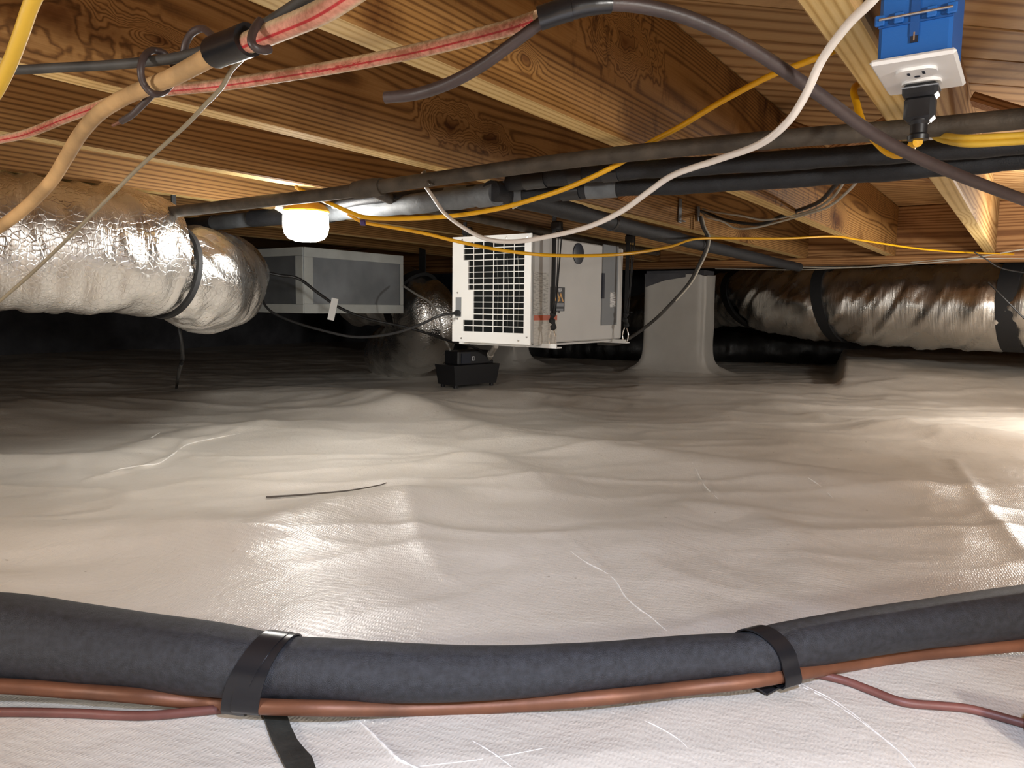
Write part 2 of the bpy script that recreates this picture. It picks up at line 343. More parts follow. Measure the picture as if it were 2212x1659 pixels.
def liner():
    m, nt, b = newmat('white_vapour_liner')
    tc = N(nt, 'ShaderNodeTexCoord')
    n = N(nt, 'ShaderNodeTexNoise', i_Scale=1.7, i_Detail=6.0, i_Roughness=.6); L(nt, tc.outputs['Object'], n.inputs['Vector'])
    base = ramp(nt, n.outputs[0], [(.3, (.60, .56, .50)), (.7, (.74, .71, .66))])
    sp = N(nt, 'ShaderNodeTexNoise', i_Scale=55.0, i_Detail=2.0); L(nt, tc.outputs['Object'], sp.inputs['Vector'])
    sf = N(nt, 'ShaderNodeMapRange'); sf.inputs['From Min'].default_value = .74; sf.inputs['From Max'].default_value = .78; sf.inputs['To Max'].default_value = .55; L(nt, sp.outputs[0], sf.inputs['Value'])
    mx = N(nt, 'ShaderNodeMix', data_type='RGBA'); mx.inputs[7].default_value = (.25, .21, .16, 1); L(nt, sf.outputs[0], mx.inputs[0]); L(nt, base, mx.inputs[6])
    L(nt, mx.outputs[2], b.inputs['Base Color'])
    b.inputs['Specular IOR Level'].default_value = .5
    r = N(nt, 'ShaderNodeMapRange'); r.inputs['From Min'].default_value = .35; r.inputs['From Max'].default_value = .65; r.inputs['To Min'].default_value = .30; r.inputs['To Max'].default_value = .42
    L(nt, n.outputs[0], r.inputs['Value']); L(nt, r.outputs[0], b.inputs['Roughness'])
    # scrim weave + small wrinkles
    mp = N(nt, 'ShaderNodeMapping'); mp.inputs['Rotation'].default_value = (0, 0, .35); L(nt, tc.outputs['Object'], mp.inputs['Vector'])
    w1 = N(nt, 'ShaderNodeTexWave', bands_direction='X', i_Scale=80.0, i_Distortion=5.0, i_Detail=2.0); L(nt, mp.outputs[0], w1.inputs['Vector'])
    w2 = N(nt, 'ShaderNodeTexWave', bands_direction='Y', i_Scale=34.0, i_Distortion=6.0, i_Detail=2.0); L(nt, mp.outputs[0], w2.inputs['Vector'])
    wa = N(nt, 'ShaderNodeMath', operation='MULTIPLY'); L(nt, w1.outputs['Fac'], wa.inputs[0]); L(nt, w2.outputs['Fac'], wa.inputs[1])
    nw = N(nt, 'ShaderNodeTexNoise', i_Scale=14.0, i_Detail=5.0, i_Roughness=.55, i_Distortion=.8); L(nt, tc.outputs['Object'], nw.inputs['Vector'])
    b1 = N(nt, 'ShaderNodeBump', i_Strength=.22, i_Distance=.0012); L(nt, wa.outputs[0], b1.inputs['Height'])
    b2 = N(nt, 'ShaderNodeBump', i_Strength=.20, i_Distance=.014); L(nt, nw.outputs[0], b2.inputs['Height']); L(nt, b1.outputs[0], b2.inputs['Normal'])
    fg = N(nt, 'ShaderNodeTexNoise', i_Scale=190.0, i_Detail=2.0, i_Distortion=.4); L(nt, tc.outputs['Object'], fg.inputs['Vector'])
    b3 = N(nt, 'ShaderNodeBump', i_Strength=.30, i_Distance=.0016); L(nt, fg.outputs[0], b3.inputs['Height']); L(nt, b2.outputs[0], b3.inputs['Normal'])
    L(nt, b3.outputs[0], b.inputs['Normal'])
    return m
def printed(name, paper, ink, sx=60, sy=420, amount=.5):
    m, nt, b = newmat(name)
    tc = N(nt, 'ShaderNodeTexCoord'); mp = N(nt, 'ShaderNodeMapping'); mp.inputs['Scale'].default_value = (sx, sx, sy); L(nt, tc.outputs['Object'], mp.inputs['Vector'])
    n = N(nt, 'ShaderNodeTexNoise', i_Scale=1.0, i_Detail=3.0); L(nt, mp.outputs[0], n.inputs['Vector'])
    L(nt, ramp(nt, n.outputs[0], [(.48, paper), (.6, tuple(p*(1-amount)+i*amount for p, i in zip(paper, ink)))]), b.inputs['Base Color'])
    b.inputs['Roughness'].default_value = .6
    return m

TAN = (srgb(96, 66, 36), srgb(142, 104, 60), srgb(166, 128, 80))
M = {}
def knot_spots(k, pix):
    out = []
    for x, y, r in pix:
        v = atp(x, y, -.1442-k*.4064); out.append((pq(v)[1]-(4.04-1.9)/2, v.z-HJ, r))
    return out
M['joist'] = wood('joist_wood', *TAN, ring=56)
M['joist_knotty'] = wood('knotty_joist_wood', *TAN, ring=56, stain=.35, spots=.35, knots_at=knot_spots(2, [(130, 42, .085), (975, 272, .06), (1062, 300, .045), (352, 92, .03)]))
M['edge'] = wood('bounce_lit_edge_wood', srgb(192, 156, 94), srgb(222, 190, 126), srgb(232, 204, 146), ring=50, stain=.25, knots=.4)  # joist undersides, lightened to stand for light from below
M['joist_stained'] = wood('stained_joist_wood', srgb(110, 74, 38), srgb(158, 114, 62), srgb(184, 140, 84), ring=66, stain=.85, spots=.95, seed=.02, knots_at=knot_spots(1, [(1350, 92, .075), (1130, 120, .03)]))
M['joist_pale'] = wood('pale_joist_wood', srgb(150, 108, 60), srgb(190, 150, 96), srgb(214, 178, 124), ring=30, stain=.2, seed=.04)
M['subfloor'] = wood('subfloor_wood', srgb(150, 110, 68), srgb(198, 158, 108), srgb(216, 180, 132), ring=11, stain=.5, knots=.7)
M['girder'] = wood('girder_wood', srgb(120, 80, 46), srgb(168, 122, 78), srgb(192, 148, 100), ring=30, stain=.35)
M['brace'] = wood('brace_wood', srgb(120, 76, 42), srgb(176, 126, 78), srgb(200, 152, 104), ring=40, stain=.3)
M['liner'] = liner()
M['wrap'] = plain('pier_wrap_plastic', (.66, .63, .58), .32, bump=.15, scale=60, vary=.06)
M['block'] = plain('foundation_block', (.10, .10, .11), .9, bump=.5, scale=60, vary=.3)
M['foil'] = foil('foil_duct_jacket')
M['foil_smooth'] = foil('smooth_foil_duct_jacket', (.72, .70, .66), .27, 40, 3, .45, .05)
M['foil_dark'] = foil('dull_foil_duct_jacket', (.09, .09, .09), .55, 20, 3, .5, .1)
M['strap'] = plain('black_webbing', (.012, .012, .013), .75, bump=.3, scale=500)
M['galv'] = plain('galvanised_sheet', (.26, .28, .30), .5, .6, vary=.2, scale=60)
M['mastic'] = plain('grey_white_mastic', (.52, .54, .52), .8, bump=.4, scale=90, vary=.1)
M['steel_pipe'] = plain('weathered_black_pipe', (.066, .052, .038), .62, .25, bump=.4, scale=260, vary=.4)
M['foam'] = plain('black_pipe_foam', (.016, .017, .020), .62, spec=.4, bump=.55, scale=420, vary=.25)
M['foam_near'] = plain('textured_black_foam', (.020, .021, .026), .52, spec=.5, bump=.55, scale=1300, vary=.45)
M['foam_grey'] = plain('grey_pipe_foam', (.13, .14, .15), .7, bump=.4, scale=200, vary=.3)
M['tape'] = plain('black_vinyl_tape', (.010, .010, .012), .30, spec=.55, bump=.25, scale=40)
M['tape_dusty'] = plain('dusty_black_tape', (.030, .030, .026), .55, bump=.4, scale=160, vary=.8)
M['copper'] = plain('aged_copper', (.165, .066, .034), .5, .3, bump=.15, scale=120, vary=.4)
M['brown_wire'] = plain('brown_wire_jacket', (.15, .055, .045), .5, bump=.1, scale=200, vary=.25)
M['brown_cable'] = plain('dark_brown_cable', (.050, .034, .032), .45, bump=.2, scale=160, vary=.3)
M['black_cable'] = plain('black_cable_jacket', (.014, .014, .015), .45, bump=.15, scale=160)
M['dusty_cable'] = plain('dusty_black_cable', (.045, .042, .038), .6, bump=.2, scale=160, vary=.4)
M['white_cable'] = plain('white_cable_jacket', (.80, .74, .68), .4)
M['grey_cable'] = plain('dirty_white_wire', (.50, .47, .40), .55, vary=.2, scale=80)
M['yellow_cord'] = plain('yellow_cord_jacket', srgb(232, 172, 20), .38, bump=.2, scale=220)
M['yellow_dusty'] = plain('dusty_yellow_jacket', srgb(206, 166, 52), .5, bump=.2, scale=150, vary=.15)
M['beige_wire'] = plain('clear_beige_wire', (.26, .22, .15), .4, vary=.2, scale=60)
M['pex'] = pex('red_striped_tube', .55)
M['pex_dirty'] = pex('grimy_tube', .75, .34)
M['tan_tube'] = plain('grimy_tan_tube', srgb(176, 142, 98), .6, bump=.25, scale=110, vary=.55)
M['blue'] = plain('blue_box_plastic', srgb(26, 92, 168), .45, bump=.08, scale=300)
M['blue_dark'] = plain('blue_rib_plastic', srgb(20, 74, 140), .5)
M['nail'] = plain('bright_nail', (.7, .68, .66), .3, 1)
M['white_plastic'] = plain('white_plastic', (.78, .77, .76), .35)
M['black_plastic'] = plain('black_plastic', (.013, .013, .015), .42)
M['white_metal'] = plain('white_painted_metal', (.76, .76, .74), .42)
M['grey_metal'] = plain('side_panel_metal', (.55, .54, .52), .5, vary=.04, scale=60)
M['dark_grey'] = plain('dark_grey_panel', (.20, .21, .22), .5)
M['dark_hole'] = plain('dark_port', (.012, .016, .03), .4)
M['fins'] = plain('coil_fins', (.005, .006, .006), .7, spec=.12)
M['coil'] = plain('coil_tube', (.12, .12, .11), .35, .8)
M['paper'] = printed('printed_spec_paper', (.50, .48, .44), (.10, .095, .09), 50, 330, .5)
M['paper_plain'] = printed('aged_paper', (.58, .54, .48), (.40, .38, .34), 40, 200, .5)
M['orange'] = plain('orange_sticker', srgb(186, 84, 48), .5)
M['black_label'] = plain('black_sticker', (.014, .014, .018), .4)
M['gold'] = plain('gold_print', srgb(214, 160, 84), .45)
M['grey_print'] = plain('grey_print', (.22, .23, .25), .5)
M['white_print'] = plain('white_print', (.75, .75, .76), .5)
M['barcode'] = printed('barcode_paper', (.7, .69, .68), (.05, .05, .05), 30, 500, .9)
M['clip'] = plain('carabiner_steel', (.8, .76, .70), .22, 1)
M['vinyl_tube'] = plain('clear_vinyl_tube', (.42, .40, .37), .2, spec=.7)
M['pvc'] = plain('grimy_white_pvc', (.60, .55, .48), .45, vary=.15, scale=60)
M['lamp_cap'] = plain('amber_lamp_cap', srgb(226, 170, 48), .4)
M['tagpaper'] = printed('printed_tag', (.78, .72, .64), (.3, .26, .24), 30, 700, .6)
M['crease_shadow'] = plain('crease_shadow_dark', (.10, .085, .07), .8)
m, nt, b = newmat('lamp_diffuser'); M['glow'] = m
b.inputs['Base Color'].default_value = (.9, .9, .88, 1)
b.inputs['Emission Color'].default_value = (1, .97, .91, 1); b.inputs['Emission Strength'].default_value = LAMP_GLOW

# ================================================================== SETTING
# ---- floor: liner over uneven ground
FZ = -.398
def smooth(a, b, x):
    t = np.clip((x-a)/(b-a), 0, 1); return t*t*(3-2*t)
def poly_dist(X, Y, pts):
    """distance to a polyline and side sign"""
    best = np.full(X.shape, 1e9)
    for (x0, y0), (x1, y1) in zip(pts[:-1], pts[1:]):
        dx, dy = x1-x0, y1-y0; l2 = dx*dx+dy*dy
        t = np.clip(((X-x0)*dx+(Y-y0)*dy)/l2, 0, 1)
        best = np.minimum(best, np.hypot(X-x0-t*dx, Y-y0-t*dy))
    return best
def gp(pix, z=FZ): return [tuple(atz(x, y, z))[:2] for x, y in pix]
BERMS = [  # (pixel path on the ground, height, half width)
    (gp([(-200, 930), (300, 880), (600, 862), (780, 872), (880, 892), (1000, 880), (1250, 872), (1450, 862), (1750, 850), (2300, 850)]), .050, .26),
    (gp([(820, 885), (1000, 925), (1130, 962), (1350, 995), (1600, 1025), (1950, 1060)]), .026, .10),
    (gp([(-100, 1175), (250, 1160), (560, 1165), (760, 1110), (900, 1095)]), .020, .085),
    (gp([(0, 1000), (250, 985), (420, 940), (560, 925)]), .016, .07),
    (gp([(1010, 1010), (1100, 1040), (1160, 1060)]), .020, .10),
    (gp([(1900, 930), (2060, 950), (2300, 985)]), .030, .10),
    (gp([(1440, 1120), (1410, 1200), (1450, 1290), (1530, 1340)]), .010, .05),
    (gp([(1500, 1105), (1640, 1120), (1740, 1200), (1770, 1300)]), .010, .05),
    (gp([(640, 1330), (800, 1300), (960, 1330)]), .008, .05),
    (gp([(1760, 900), (1950, 930), (2200, 960)]), .012, .05),
]
CREASES = [  # sharp folds: (pixel path, height, half width)
    (gp([(200, 1030), (310, 1005), (370, 985), (400, 960), (520, 935)]), .006, .010),
    (gp([(1495, 998), (1520, 1045), (1550, 1078)]), .004, .007),
    (gp([(1235, 1188), (1270, 1215), (1330, 1255), (1375, 1310), (1420, 1355)]), .003, .0045),
    (gp([(1745, 1030), (1800, 1075)]), .003, .006),
    (gp([(775, 1550), (840, 1625), (900, 1680)]), .006, .006),
    (gp([(1020, 1610), (1090, 1660)]), .004, .004),
    (gp([(1720, 1478), (1850, 1560), (1960, 1690)]), .004, .0035),
    (gp([(880, 1100), (905, 1180), (960, 1260)]), .008, .03),
    (gp([(820, 980), (560, 985), (420, 985)]), .006, .02),
    (gp([(1100, 945), (1250, 960), (1380, 985)]), .006, .02),
    (gp([(2060, 1000), (2130, 1110), (2230, 1210)]), .007, .02),
]
PIERS = {}
c1 = at(1516, 806, 4.42); PIERS['a'] = pq(c1)                     # front right corner of each pier
c2 = at(1108, 799, 4.95); PIERS['b'] = pq(c2)
def height(X, Y):
    z = np.full(X.shape, FZ)
    z = z+.030*fbm(X*.9+3.1, Y*.9+1.7, 3, 3)+.010*fbm(X*2.6, Y*3.6, 3, 9)
    wx = X+.10*vnoise(X*2, Y*2, 31); wy = Y+.10*vnoise(X*2+9, Y*2, 37)
    near = 1-smooth(.7, 1.0, Y)*0.0
    z = z+.010*np.clip(ridge(wx*1.6+wy*.5, wy*4.2, 5), 0, 1)**2*2+.006*np.clip(ridge(wx*3.0-wy*1.4, wy*5.0+wx, 8), 0, 1)**2*2
    z = z+.0018*fbm(X*14, Y*18, 3, 21)
    ux = X+.06*vnoise(X*5, Y*5, 51)+.15*vnoise(X*1.3, Y*1.3, 52); uy = Y+.06*vnoise(X*5+4, Y*5, 53)
    z = z+.0105*np.clip(ridge(ux*.8+uy*1.2, uy*6.0-ux*1.0, 55), .1, 1)**2*3+.0045*np.clip(ridge(ux*3.0+uy*1.5, uy*4.5-ux*2.0, 58), .1, 1)**2*3
    for pts, h, wd in BERMS:
        d = poly_dist(X, Y, pts); z = z+h*np.exp(-(d/wd)**2)
    for pts, h, wd in CREASES:
        d = poly_dist(X, Y, pts); z = z+h*np.exp(-np.abs(d/wd)**1.4)
    # raised ledge along the right, under the far duct
    k = smooth(3.35, 4.1, Y+.08*vnoise(X*2.5, Y, 4))*smooth(0, .06, X-.436*Y)
    z = z*(1-k)+k*(-.268+.02*fbm(X*3, Y*3, 3, 77))
    # flat seat for the line set near the camera
    k = 1-smooth(.95, 1.25, Y); z = z*(1-.55*k)+.55*k*FZ
    # flat seats under the pump and piers
    for (cx, cy, r) in ((PUMP.x, PUMP.y, .30),):
        d = np.hypot(X-cx, Y-cy); k = 1-smooth(r*.6, r*1.6, d); z = z*(1-k)+k*PUMP.z
    for p0, q0 in PIERS.values():
        pp = X*CA-Y*SA; qq = X*SA+Y*CA
        d = np.hypot(np.maximum(np.abs(pp-(p0-.2))-.2, 0), np.maximum(np.abs(qq-(q0+.1))-.1, 0))
        z = z+.05*np.exp(-(d/.09)**2)
    return z
PUMP = at(1010, 834, 3.45)
def hz(x, y): return float(height(np.array([x]), np.array([y]))[0])
def on_floor(x, y, lift=0):
    """where the view ray through a pixel meets the liner"""
    d = ray(x, y); t = FZ/d.z
    for k in range(25):
        p = d*t; t += (hz(p.x, p.y)-p.z)/d.z*.7
    p = d*t; return Vector((p.x, p.y, p.z+lift))
ny, nx = 520, 560
yy = np.concatenate([np.linspace(-2.0, .3, 24, endpoint=False), .3*(9.0/.3)**np.linspace(0, 1, ny-24)])
uu = np.linspace(-1, 1, nx)
XX = uu[None, :]*(1.2+np.maximum(yy, .0)*.85)[:, None]+np.maximum(yy, 0)[:, None]*.0
XX = XX*1.02; YY = np.repeat(yy[:, None], nx, 1)
ZZ = height(XX, YY)
verts = np.stack([XX, YY, ZZ], -1).reshape(-1, 3)
idx = np.arange(ny*nx).reshape(ny, nx)
faces = np.stack([idx[:-1, :-1], idx[:-1, 1:], idx[1:, 1:], idx[1:, :-1]], -1).reshape(-1, 4)
me = bpy.data.meshes.new('floor'); me.vertices.add(len(verts)); me.vertices.foreach_set('co', verts.ravel())
me.loops.add(faces.size); me.loops.foreach_set('vertex_index', faces.ravel().astype(np.int32))
me.polygons.add(len(faces)); me.polygons.foreach_set('loop_start', np.arange(0, faces.size, 4, dtype=np.int32))
me.polygons.foreach_set('use_smooth', np.ones(len(faces), bool)); me.update(calc_edges=True); me.validate()
me.materials.append(M['liner']); fl = bpy.data.objects.new('floor', me); COL.objects.link(fl); fl['kind'] = 'structure'

# ---- ceiling: diagonal subfloor planks
TOP = HJ+.235
ce = bpy.data.objects.new('ceiling', None); COL.objects.link(ce); ce['kind'] = 'structure'
PA = A+math.radians(45)                                      # plank heading
pw = .142
mb = MB().box((0, 0, 0), (pw-.004, 9.5, .019), bev=.0015); first = None
for k in range(-24, 33):
    off = k*pw
    c = Vector((math.sin(PA)*1.2, math.cos(PA)*1.2, 0))+Vector((math.cos(PA), -math.sin(PA), 0))*(-off)
    if first is None:
        first = mb.build('plank', M['subfloor'], ce, smooth=False); o = first
    else:
        o = first.copy(); COL.objects.link(o); o.parent = ce
    o.location = (c.x, c.y, TOP+.0100+random.uniform(0, .002)); o.rotation_euler = (0, 0, -PA)
    o['kind'] = 'structure'
mb = MB().box((0, 0, 0), (13, 13, .02)); o = mb.build('subfloor_backing', M['subfloor'], ce, smooth=False); o.location = (0, 2.5, TOP+.034); o.rotation_euler = (0, 0, -PA); o['kind'] = 'structure'
# ---- walls
def wall(name, p0, p1, q0, q1):
    mb = MB(); nz = 4; H = TOP+.06+.75; along = abs(q1-q0) > abs(p1-p0); Ln = abs(q1-q0) if along else abs(p1-p0); n = int(Ln/.4)+1
    mb.box((0, 0, 0), (abs(p1-p0), abs(q1-q0), H))
    o = mb.build(name, M['block'], None, smooth=False); o.location = wpq((p0+p1)/2, (q0+q1)/2, TOP+.05-H/2); o.rotation_euler = (0, 0, -A); o['kind'] = 'structure'
    # block courses on the inner face
    inner = 1 if (name in ('wall_left', 'wall_front')) else -1
    return o
wall('wall_back', -6.2, 5.2, 7.6, 7.8); wall('wall_left', -6.2, -6.0, -2.2, 7.8)
wall('wall_right', 4.0, 4.2, -2.2, 7.8); wall('wall_front', -6.2, 5.2, -2.4, -2.2)

# ================================================================== FRAMING
P0, DP, JW = -.1442, .4064, .043
QEND = 4.04
joist_info = {
    -1: ('joist', 'floor joist right of the blue outlet box holding cross brace ends'),
    0: ('joist_pale', 'pale floor joist with the blue outlet box on it'),
    1: ('joist_stained', 'mould-stained floor joist between brown cable stub and the grilled dehumidifier'),
    2: ('joist_knotty', 'brown floor joist whose lower edge meets the white cable end'),
    3: ('joist', 'floor joist passing just in front of the glowing work lamp'),
    4: ('joist', 'orange lit floor joist behind the work lamp, above foil duct'),
    5: ('joist', 'dim floor joist above the grey taped duct box'),
    6: ('joist', 'shadowed floor joist beyond the grey duct box'),
}
for k, (mt, lab) in joist_info.items():
    p = P0-k*DP
    mb = MB().box((-JW/2, 0, .1175), (JW, QEND+1.9, .235), bev=.003)
    o = mb.build('floor_joist', M[mt], None, smooth=False, loc=wpq(p, (QEND-1.9)/2, HJ), rotz=-A)
    o.data.materials.append(M['edge'])                          # paler underside: floor bounce light put into the wood colour
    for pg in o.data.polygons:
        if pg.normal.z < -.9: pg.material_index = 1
    tag(o, lab, 'joist', 'floor joists overhead')
# girder with ledger strip
g = thing('girder', 'built-up wood girder crossing behind joist ends above the white pier', 'beam', wpq(-1.6, QEND, HJ-.035), -A)
mb = MB().box((0, 0, .135), (.038, 6.0, .270), bev=.003); mb.build('girder_ply', M['girder'], g, smooth=False).location = (0, .004+.019, 0)
mb = MB().box((0, 0, .135), (.038, 6.0, .270), bev=.003); mb.build('girder_ply', M['girder'], g, smooth=False).location = (0, .004+.058, 0)
mb = MB().box((0, 0, .135), (.038, 6.0, .270), bev=.003); mb.build('girder_ply', M['girder'], g, smooth=False).location = (0, .004+.097, 0)
mb = MB().box((0, 0, .018), (.036, 6.0, .034), bev=.003); o = mb.build('ledger_strip', M['girder'], g, smooth=False); o.location = (0, -.016, 0)
for ch in list(g.children): ch.rotation_euler = (0, 0, math.pi/2)
# cross bracing row
QB = 1.93
def brace(k, flip, lab, dq):
    """1x3 from the top of joist k's far face to the bottom of joist k+1's near face (or mirrored)"""
    pa = P0-k*DP-JW; pb = P0-(k+1)*DP
    za, zb = (HJ+.205, HJ+.03) if not flip else (HJ+.03, HJ+.205)
    a = wpq(pa, QB+dq, za); b_ = wpq(pb, QB+dq, zb); d = b_-a; Ln = d.length-.02
    mb = MB().box((0, 0, 0), (.064, Ln, .019), bev=.002)
    o = mb.build('cross_brace', M['brace'], None, smooth=False)
    y = d.normalized(); x = NQ; z = x.cross(y).normalized()
    o.matrix_world = Matrix(((x.x, y.x, z.x, 0), (x.y, y.y, z.y, 0), (x.z, y.z, z.z, 0), (0, 0, 0, 1)))
    o.location = (a+b_)/2
    tag(o, lab, 'brace', 'cross braces between joists')
brace(-1, False, 'dark wood cross brace right of the blue outlet box', -.035)
brace(-1, True, 'pale cross brace behind the pipe, right of the black plug', .035)
brace(0, False, 'brown cross brace left of black plug, sloping up to pale joist', -.035)
brace(0, True, 'tan cross brace above black insulated pipes, sloping down to pale joist', .035)
brace(1, False, 'shadowed cross brace behind the stained joist, high end at it', -.035)
brace(1, True, 'tan cross brace peeking below white cable beside stained joist', .035)
# bent strap hanger
o = MB().box((0, 0, 0), (.003, .022, .075)).box((.008, 0, -.034), (.016, .022, .003)).build('strap_hanger', M['galv'], None, smooth=False)
o.location = atp(1469, 455, P0-2*DP+.004); o.rotation_euler = (0, 0, -A); tag(o, 'bent metal strap hanging on joist face left of the stapled wires', 'hanger')

# ================================================================== PIERS
def pier(key, lab, topz, flap):
    p0, q0 = PIERS[key]
    base = hz(*wpq(p0-.2, q0+.1, 0).xy)-.03
    W, D = .40, .20
    g = thing('wrapped_pier', lab, 'pier', wpq(p0, q0, base), -A, 'liner wrapped piers')
    mb = MB(); rows = 26; n = 64; vs = []; fs = []
    for i in range(rows+1):
        t = i/rows; z = t*(topz-base); fl_ = .075*math.exp(-z/.035)
        for k in range(n):
            th = 2*math.pi*k/n; cx, sy = math.cos(th), math.sin(th); e = .22
            x = (W/2+fl_)*abs(cx)**e*(1 if cx > 0 else -1); y = (D/2+fl_)*abs(sy)**e*(1 if sy > 0 else -1)
            wv = .004*float(vnoise(np.array([th*3.]), np.array([z*7.]), 91)[0])+(.006*math.exp(-((th-5.55)/.06)**2) if t > .1 else 0)
            m_ = 1+wv/.15
            vs.append((x*m_-W/2, y*m_+D/2, z+(.006*math.sin(3*th) if i == rows else 0)))
    for i in range(rows):
        for k in range(n):
            k2 = (k+1) % n; fs.append((i*n+k, i*n+k2, (i+1)*n+k2, (i+1)*n+k))
    fs.append(tuple(range(rows*n, rows*n+n)))
    mb.add(vs, fs); mb.build('plastic_wrap', M['wrap'], g)
    MB().box((-W/2, D/2, topz-base+.014), (W-.03, D-.03, .029)).build('masonry_cap', M['block'], g, smooth=False)
    if flap:
        Mx = Matrix(((1, 0, 0, 0), (0, 0, 1, -.014), (0, 1, 0, topz-base), (0, 0, 0, 1)))
        MB().prism([(-.375, -.07), (-.25, -.03), (-.12, -.012), (-.12, .012), (-.385, .012)], .004, Mx).build('tar_flap', M['block'], g, smooth=False)['label'] = 'black ragged flap at the top'
    # turned-over collar fold down the corner
    return g
pier('a', 'white plastic wrapped pier standing right of the dehumidifier', HJ-.066, True)
pier('b', 'white plastic wrapped pier standing behind the black pump', HJ-.066, False)

# ================================================================== DUCTS
def duct(name, lab, pts, rad, mat, seed, slant=0., coil=.035, camp=.0022, wr=.006, straps=(), pinch=.012, group=None, smat='strap', n=72, step=.009):
    """pts: centre line (world), rad: radius per point; straps: (fraction, width, tilt)"""
    sp, sr = smooth_path(pts, 14, rad)
    rp, Ln = resample(sp, step); m = len(rp)
    fr = np.linspace(0, 1, m); ri = np.interp(fr, np.linspace(0, 1, len(sr)), sr)
    s_ = fr*Ln; th = np.linspace(0, 2*np.pi, n, endpoint=False)
    SS, TT = np.meshgrid(s_, th, indexing='ij'); S0 = SS
    SS = SS+slant*np.cos(TT+.6)
    c_, s2 = np.cos(TT), np.sin(TT)
    d = camp*np.sin(2*np.pi*SS/coil+TT)
    per = lambda k, a, b: vnoise(SS*a+seed, c_*b+7, k)+vnoise(SS*a+seed+5, s2*b+3, k+1)
    d = d+wr*per(seed, 9, 1.6)+wr*.8*per(seed+3, 26, 2.2)+wr*.35*per(seed+5, 70, 4)
    for f, wd, tilt in straps:
        ds = (S0-f*Ln-tilt*np.cos(TT))/(.05)
        d = d-pinch*np.exp(-ds**2)+pinch*.6*per(seed+8, 30, 5)*np.exp(-(ds/2.4)**2)
    g = thing(name, lab, 'duct', rp[m//2], 0, group)
    mb = MB(); mb.tube([p-rp[m//2] for p in rp], list(ri), n, d.tolist()); mb.build('foil_jacket', M[mat], g)
    for f, wd, tilt in straps:
        i0 = max(2, min(m-3, int(f*(m-1)))); P = rp[i0]-rp[m//2]; T = (rp[i0+1]-rp[i0-1]).normalized()
        Nn = (Vector((0, 0, 1))-T*T.z).normalized(); B = T.cross(Nn); vs = []; fs = []; nn = 48
        for j in (-1, 1):
            for k in range(nn):
                t = 2*math.pi*k/nn; r = ri[i0]-pinch*.55+.004+(wr*.5 if wd > .03 else 0)
                vs.append(P+Nn*(r*math.cos(t))+B*(r*math.sin(t))+T*(j*wd/2+tilt*math.cos(t)))
        for j in (-1, 1):
            for k in range(nn):
                t = 2*math.pi*k/nn; r = ri[i0]-pinch*.55-.006
                vs.append(P+Nn*(r*math.cos(t))+B*(r*math.sin(t))+T*(j*wd/2+tilt*math.cos(t)))
        for k in range(nn):
            k2 = (k+1) % nn
            fs += [(k, k2, nn+k2, nn+k), (2*nn+k, 3*nn+k, 3*nn+k2, 2*nn+k2), (k, 2*nn+k, 2*nn+k2, k2), (nn+k, nn+k2, 3*nn+k2, 3*nn+k)]
        mb = MB(); mb.add(vs, fs)
        top = P+Nn*(ri[i0]-.01)+T*tilt
        zc = (HJ+.02)-(rp[m//2].z)
        if zc > top.z+.01:                                    # tail of the strap up to the joist
            hh = zc-top.z; c = top+Vector((0, 0, hh/2))
            Mx = Matrix((T.xyz, B.xyz, Vector((0, 0, 1)))).transposed()
            mb.box(c, (wd, .004, hh), Mx)
        mb.build('hanging_strap', M[smat], g)['label'] = 'black strap or dark crease band around the duct'
    return g
duct('flexible_duct', 'large foil flexible duct filling the left edge below joists',
     [at(-420, 470, 1.50), at(-150, 500, 1.56), at(0, 522, 1.62), at(150, 536, 1.70), at(255, 545, 1.78), at(318, 553, 1.85)],
     [.150, .150, .149, .148, .147, .144], 'foil', 3, slant=.05, coil=.05, wr=.010, group='foil ducts')
duct('flexible_duct', 'foil flexible duct bending away behind the large left duct',
     [at(285, 560, 1.84), at(345, 582, 1.86), at(410, 599, 1.96), at(455, 606, 2.16), at(478, 602, 2.4), at(482, 594, 2.75)],
     [.118, .136, .142, .141, .139, .139], 'foil', 13, slant=.08, coil=.05, wr=.011, straps=((.092, .013, .0),), pinch=.020, group='foil ducts')  # band draws the shaded crease where ducts meet; only its tail is strap
duct('flexible_duct', 'long strapped foil duct hanging along the right beyond the pier',
     [at(2420, 668, 3.35), at(2212, 664, 3.62), at(1985, 662, 3.95), at(1775, 657, 4.30), at(1640, 646, 4.72), at(1560, 650, 5.1), at(1360, 690, 5.9)],
     [.222, .220, .215, .206, .180, .175, .17], 'foil_smooth', 23, slant=.16, coil=.11, camp=.0008, wr=.013, straps=((.125, .085, .01), (.40, .062, .06), (.60, .07, .12)), pinch=.02, group='foil ducts', step=.012)
duct('flexible_duct', 'foil flexible duct elbow between grey duct box and dehumidifier',
     [at(770, 640, 4.1), at(850, 640, 3.95), at(900, 655, 3.85), at(925, 700, 3.8), at(900, 745, 3.95), at(840, 765, 4.3)],
     [.16, .165, .165, .16, .16, .155], 'foil', 33, slant=.06, coil=.09, wr=.014, straps=((.34, .045, .03),), pinch=.02, group='foil ducts', step=.012)
duct('flexible_duct', 'dull dark duct lying on floor behind dehumidifier and pier',
     [at(900, 752, 6.3), at(1180, 753, 6.0), at(1400, 752, 5.6), at(1600, 752, 5.5), at(1860, 750, 5.3)],
     [.12, .12, .12, .12, .12], 'foil_dark', 43, coil=.09, wr=.008, group='foil ducts', step=.02)

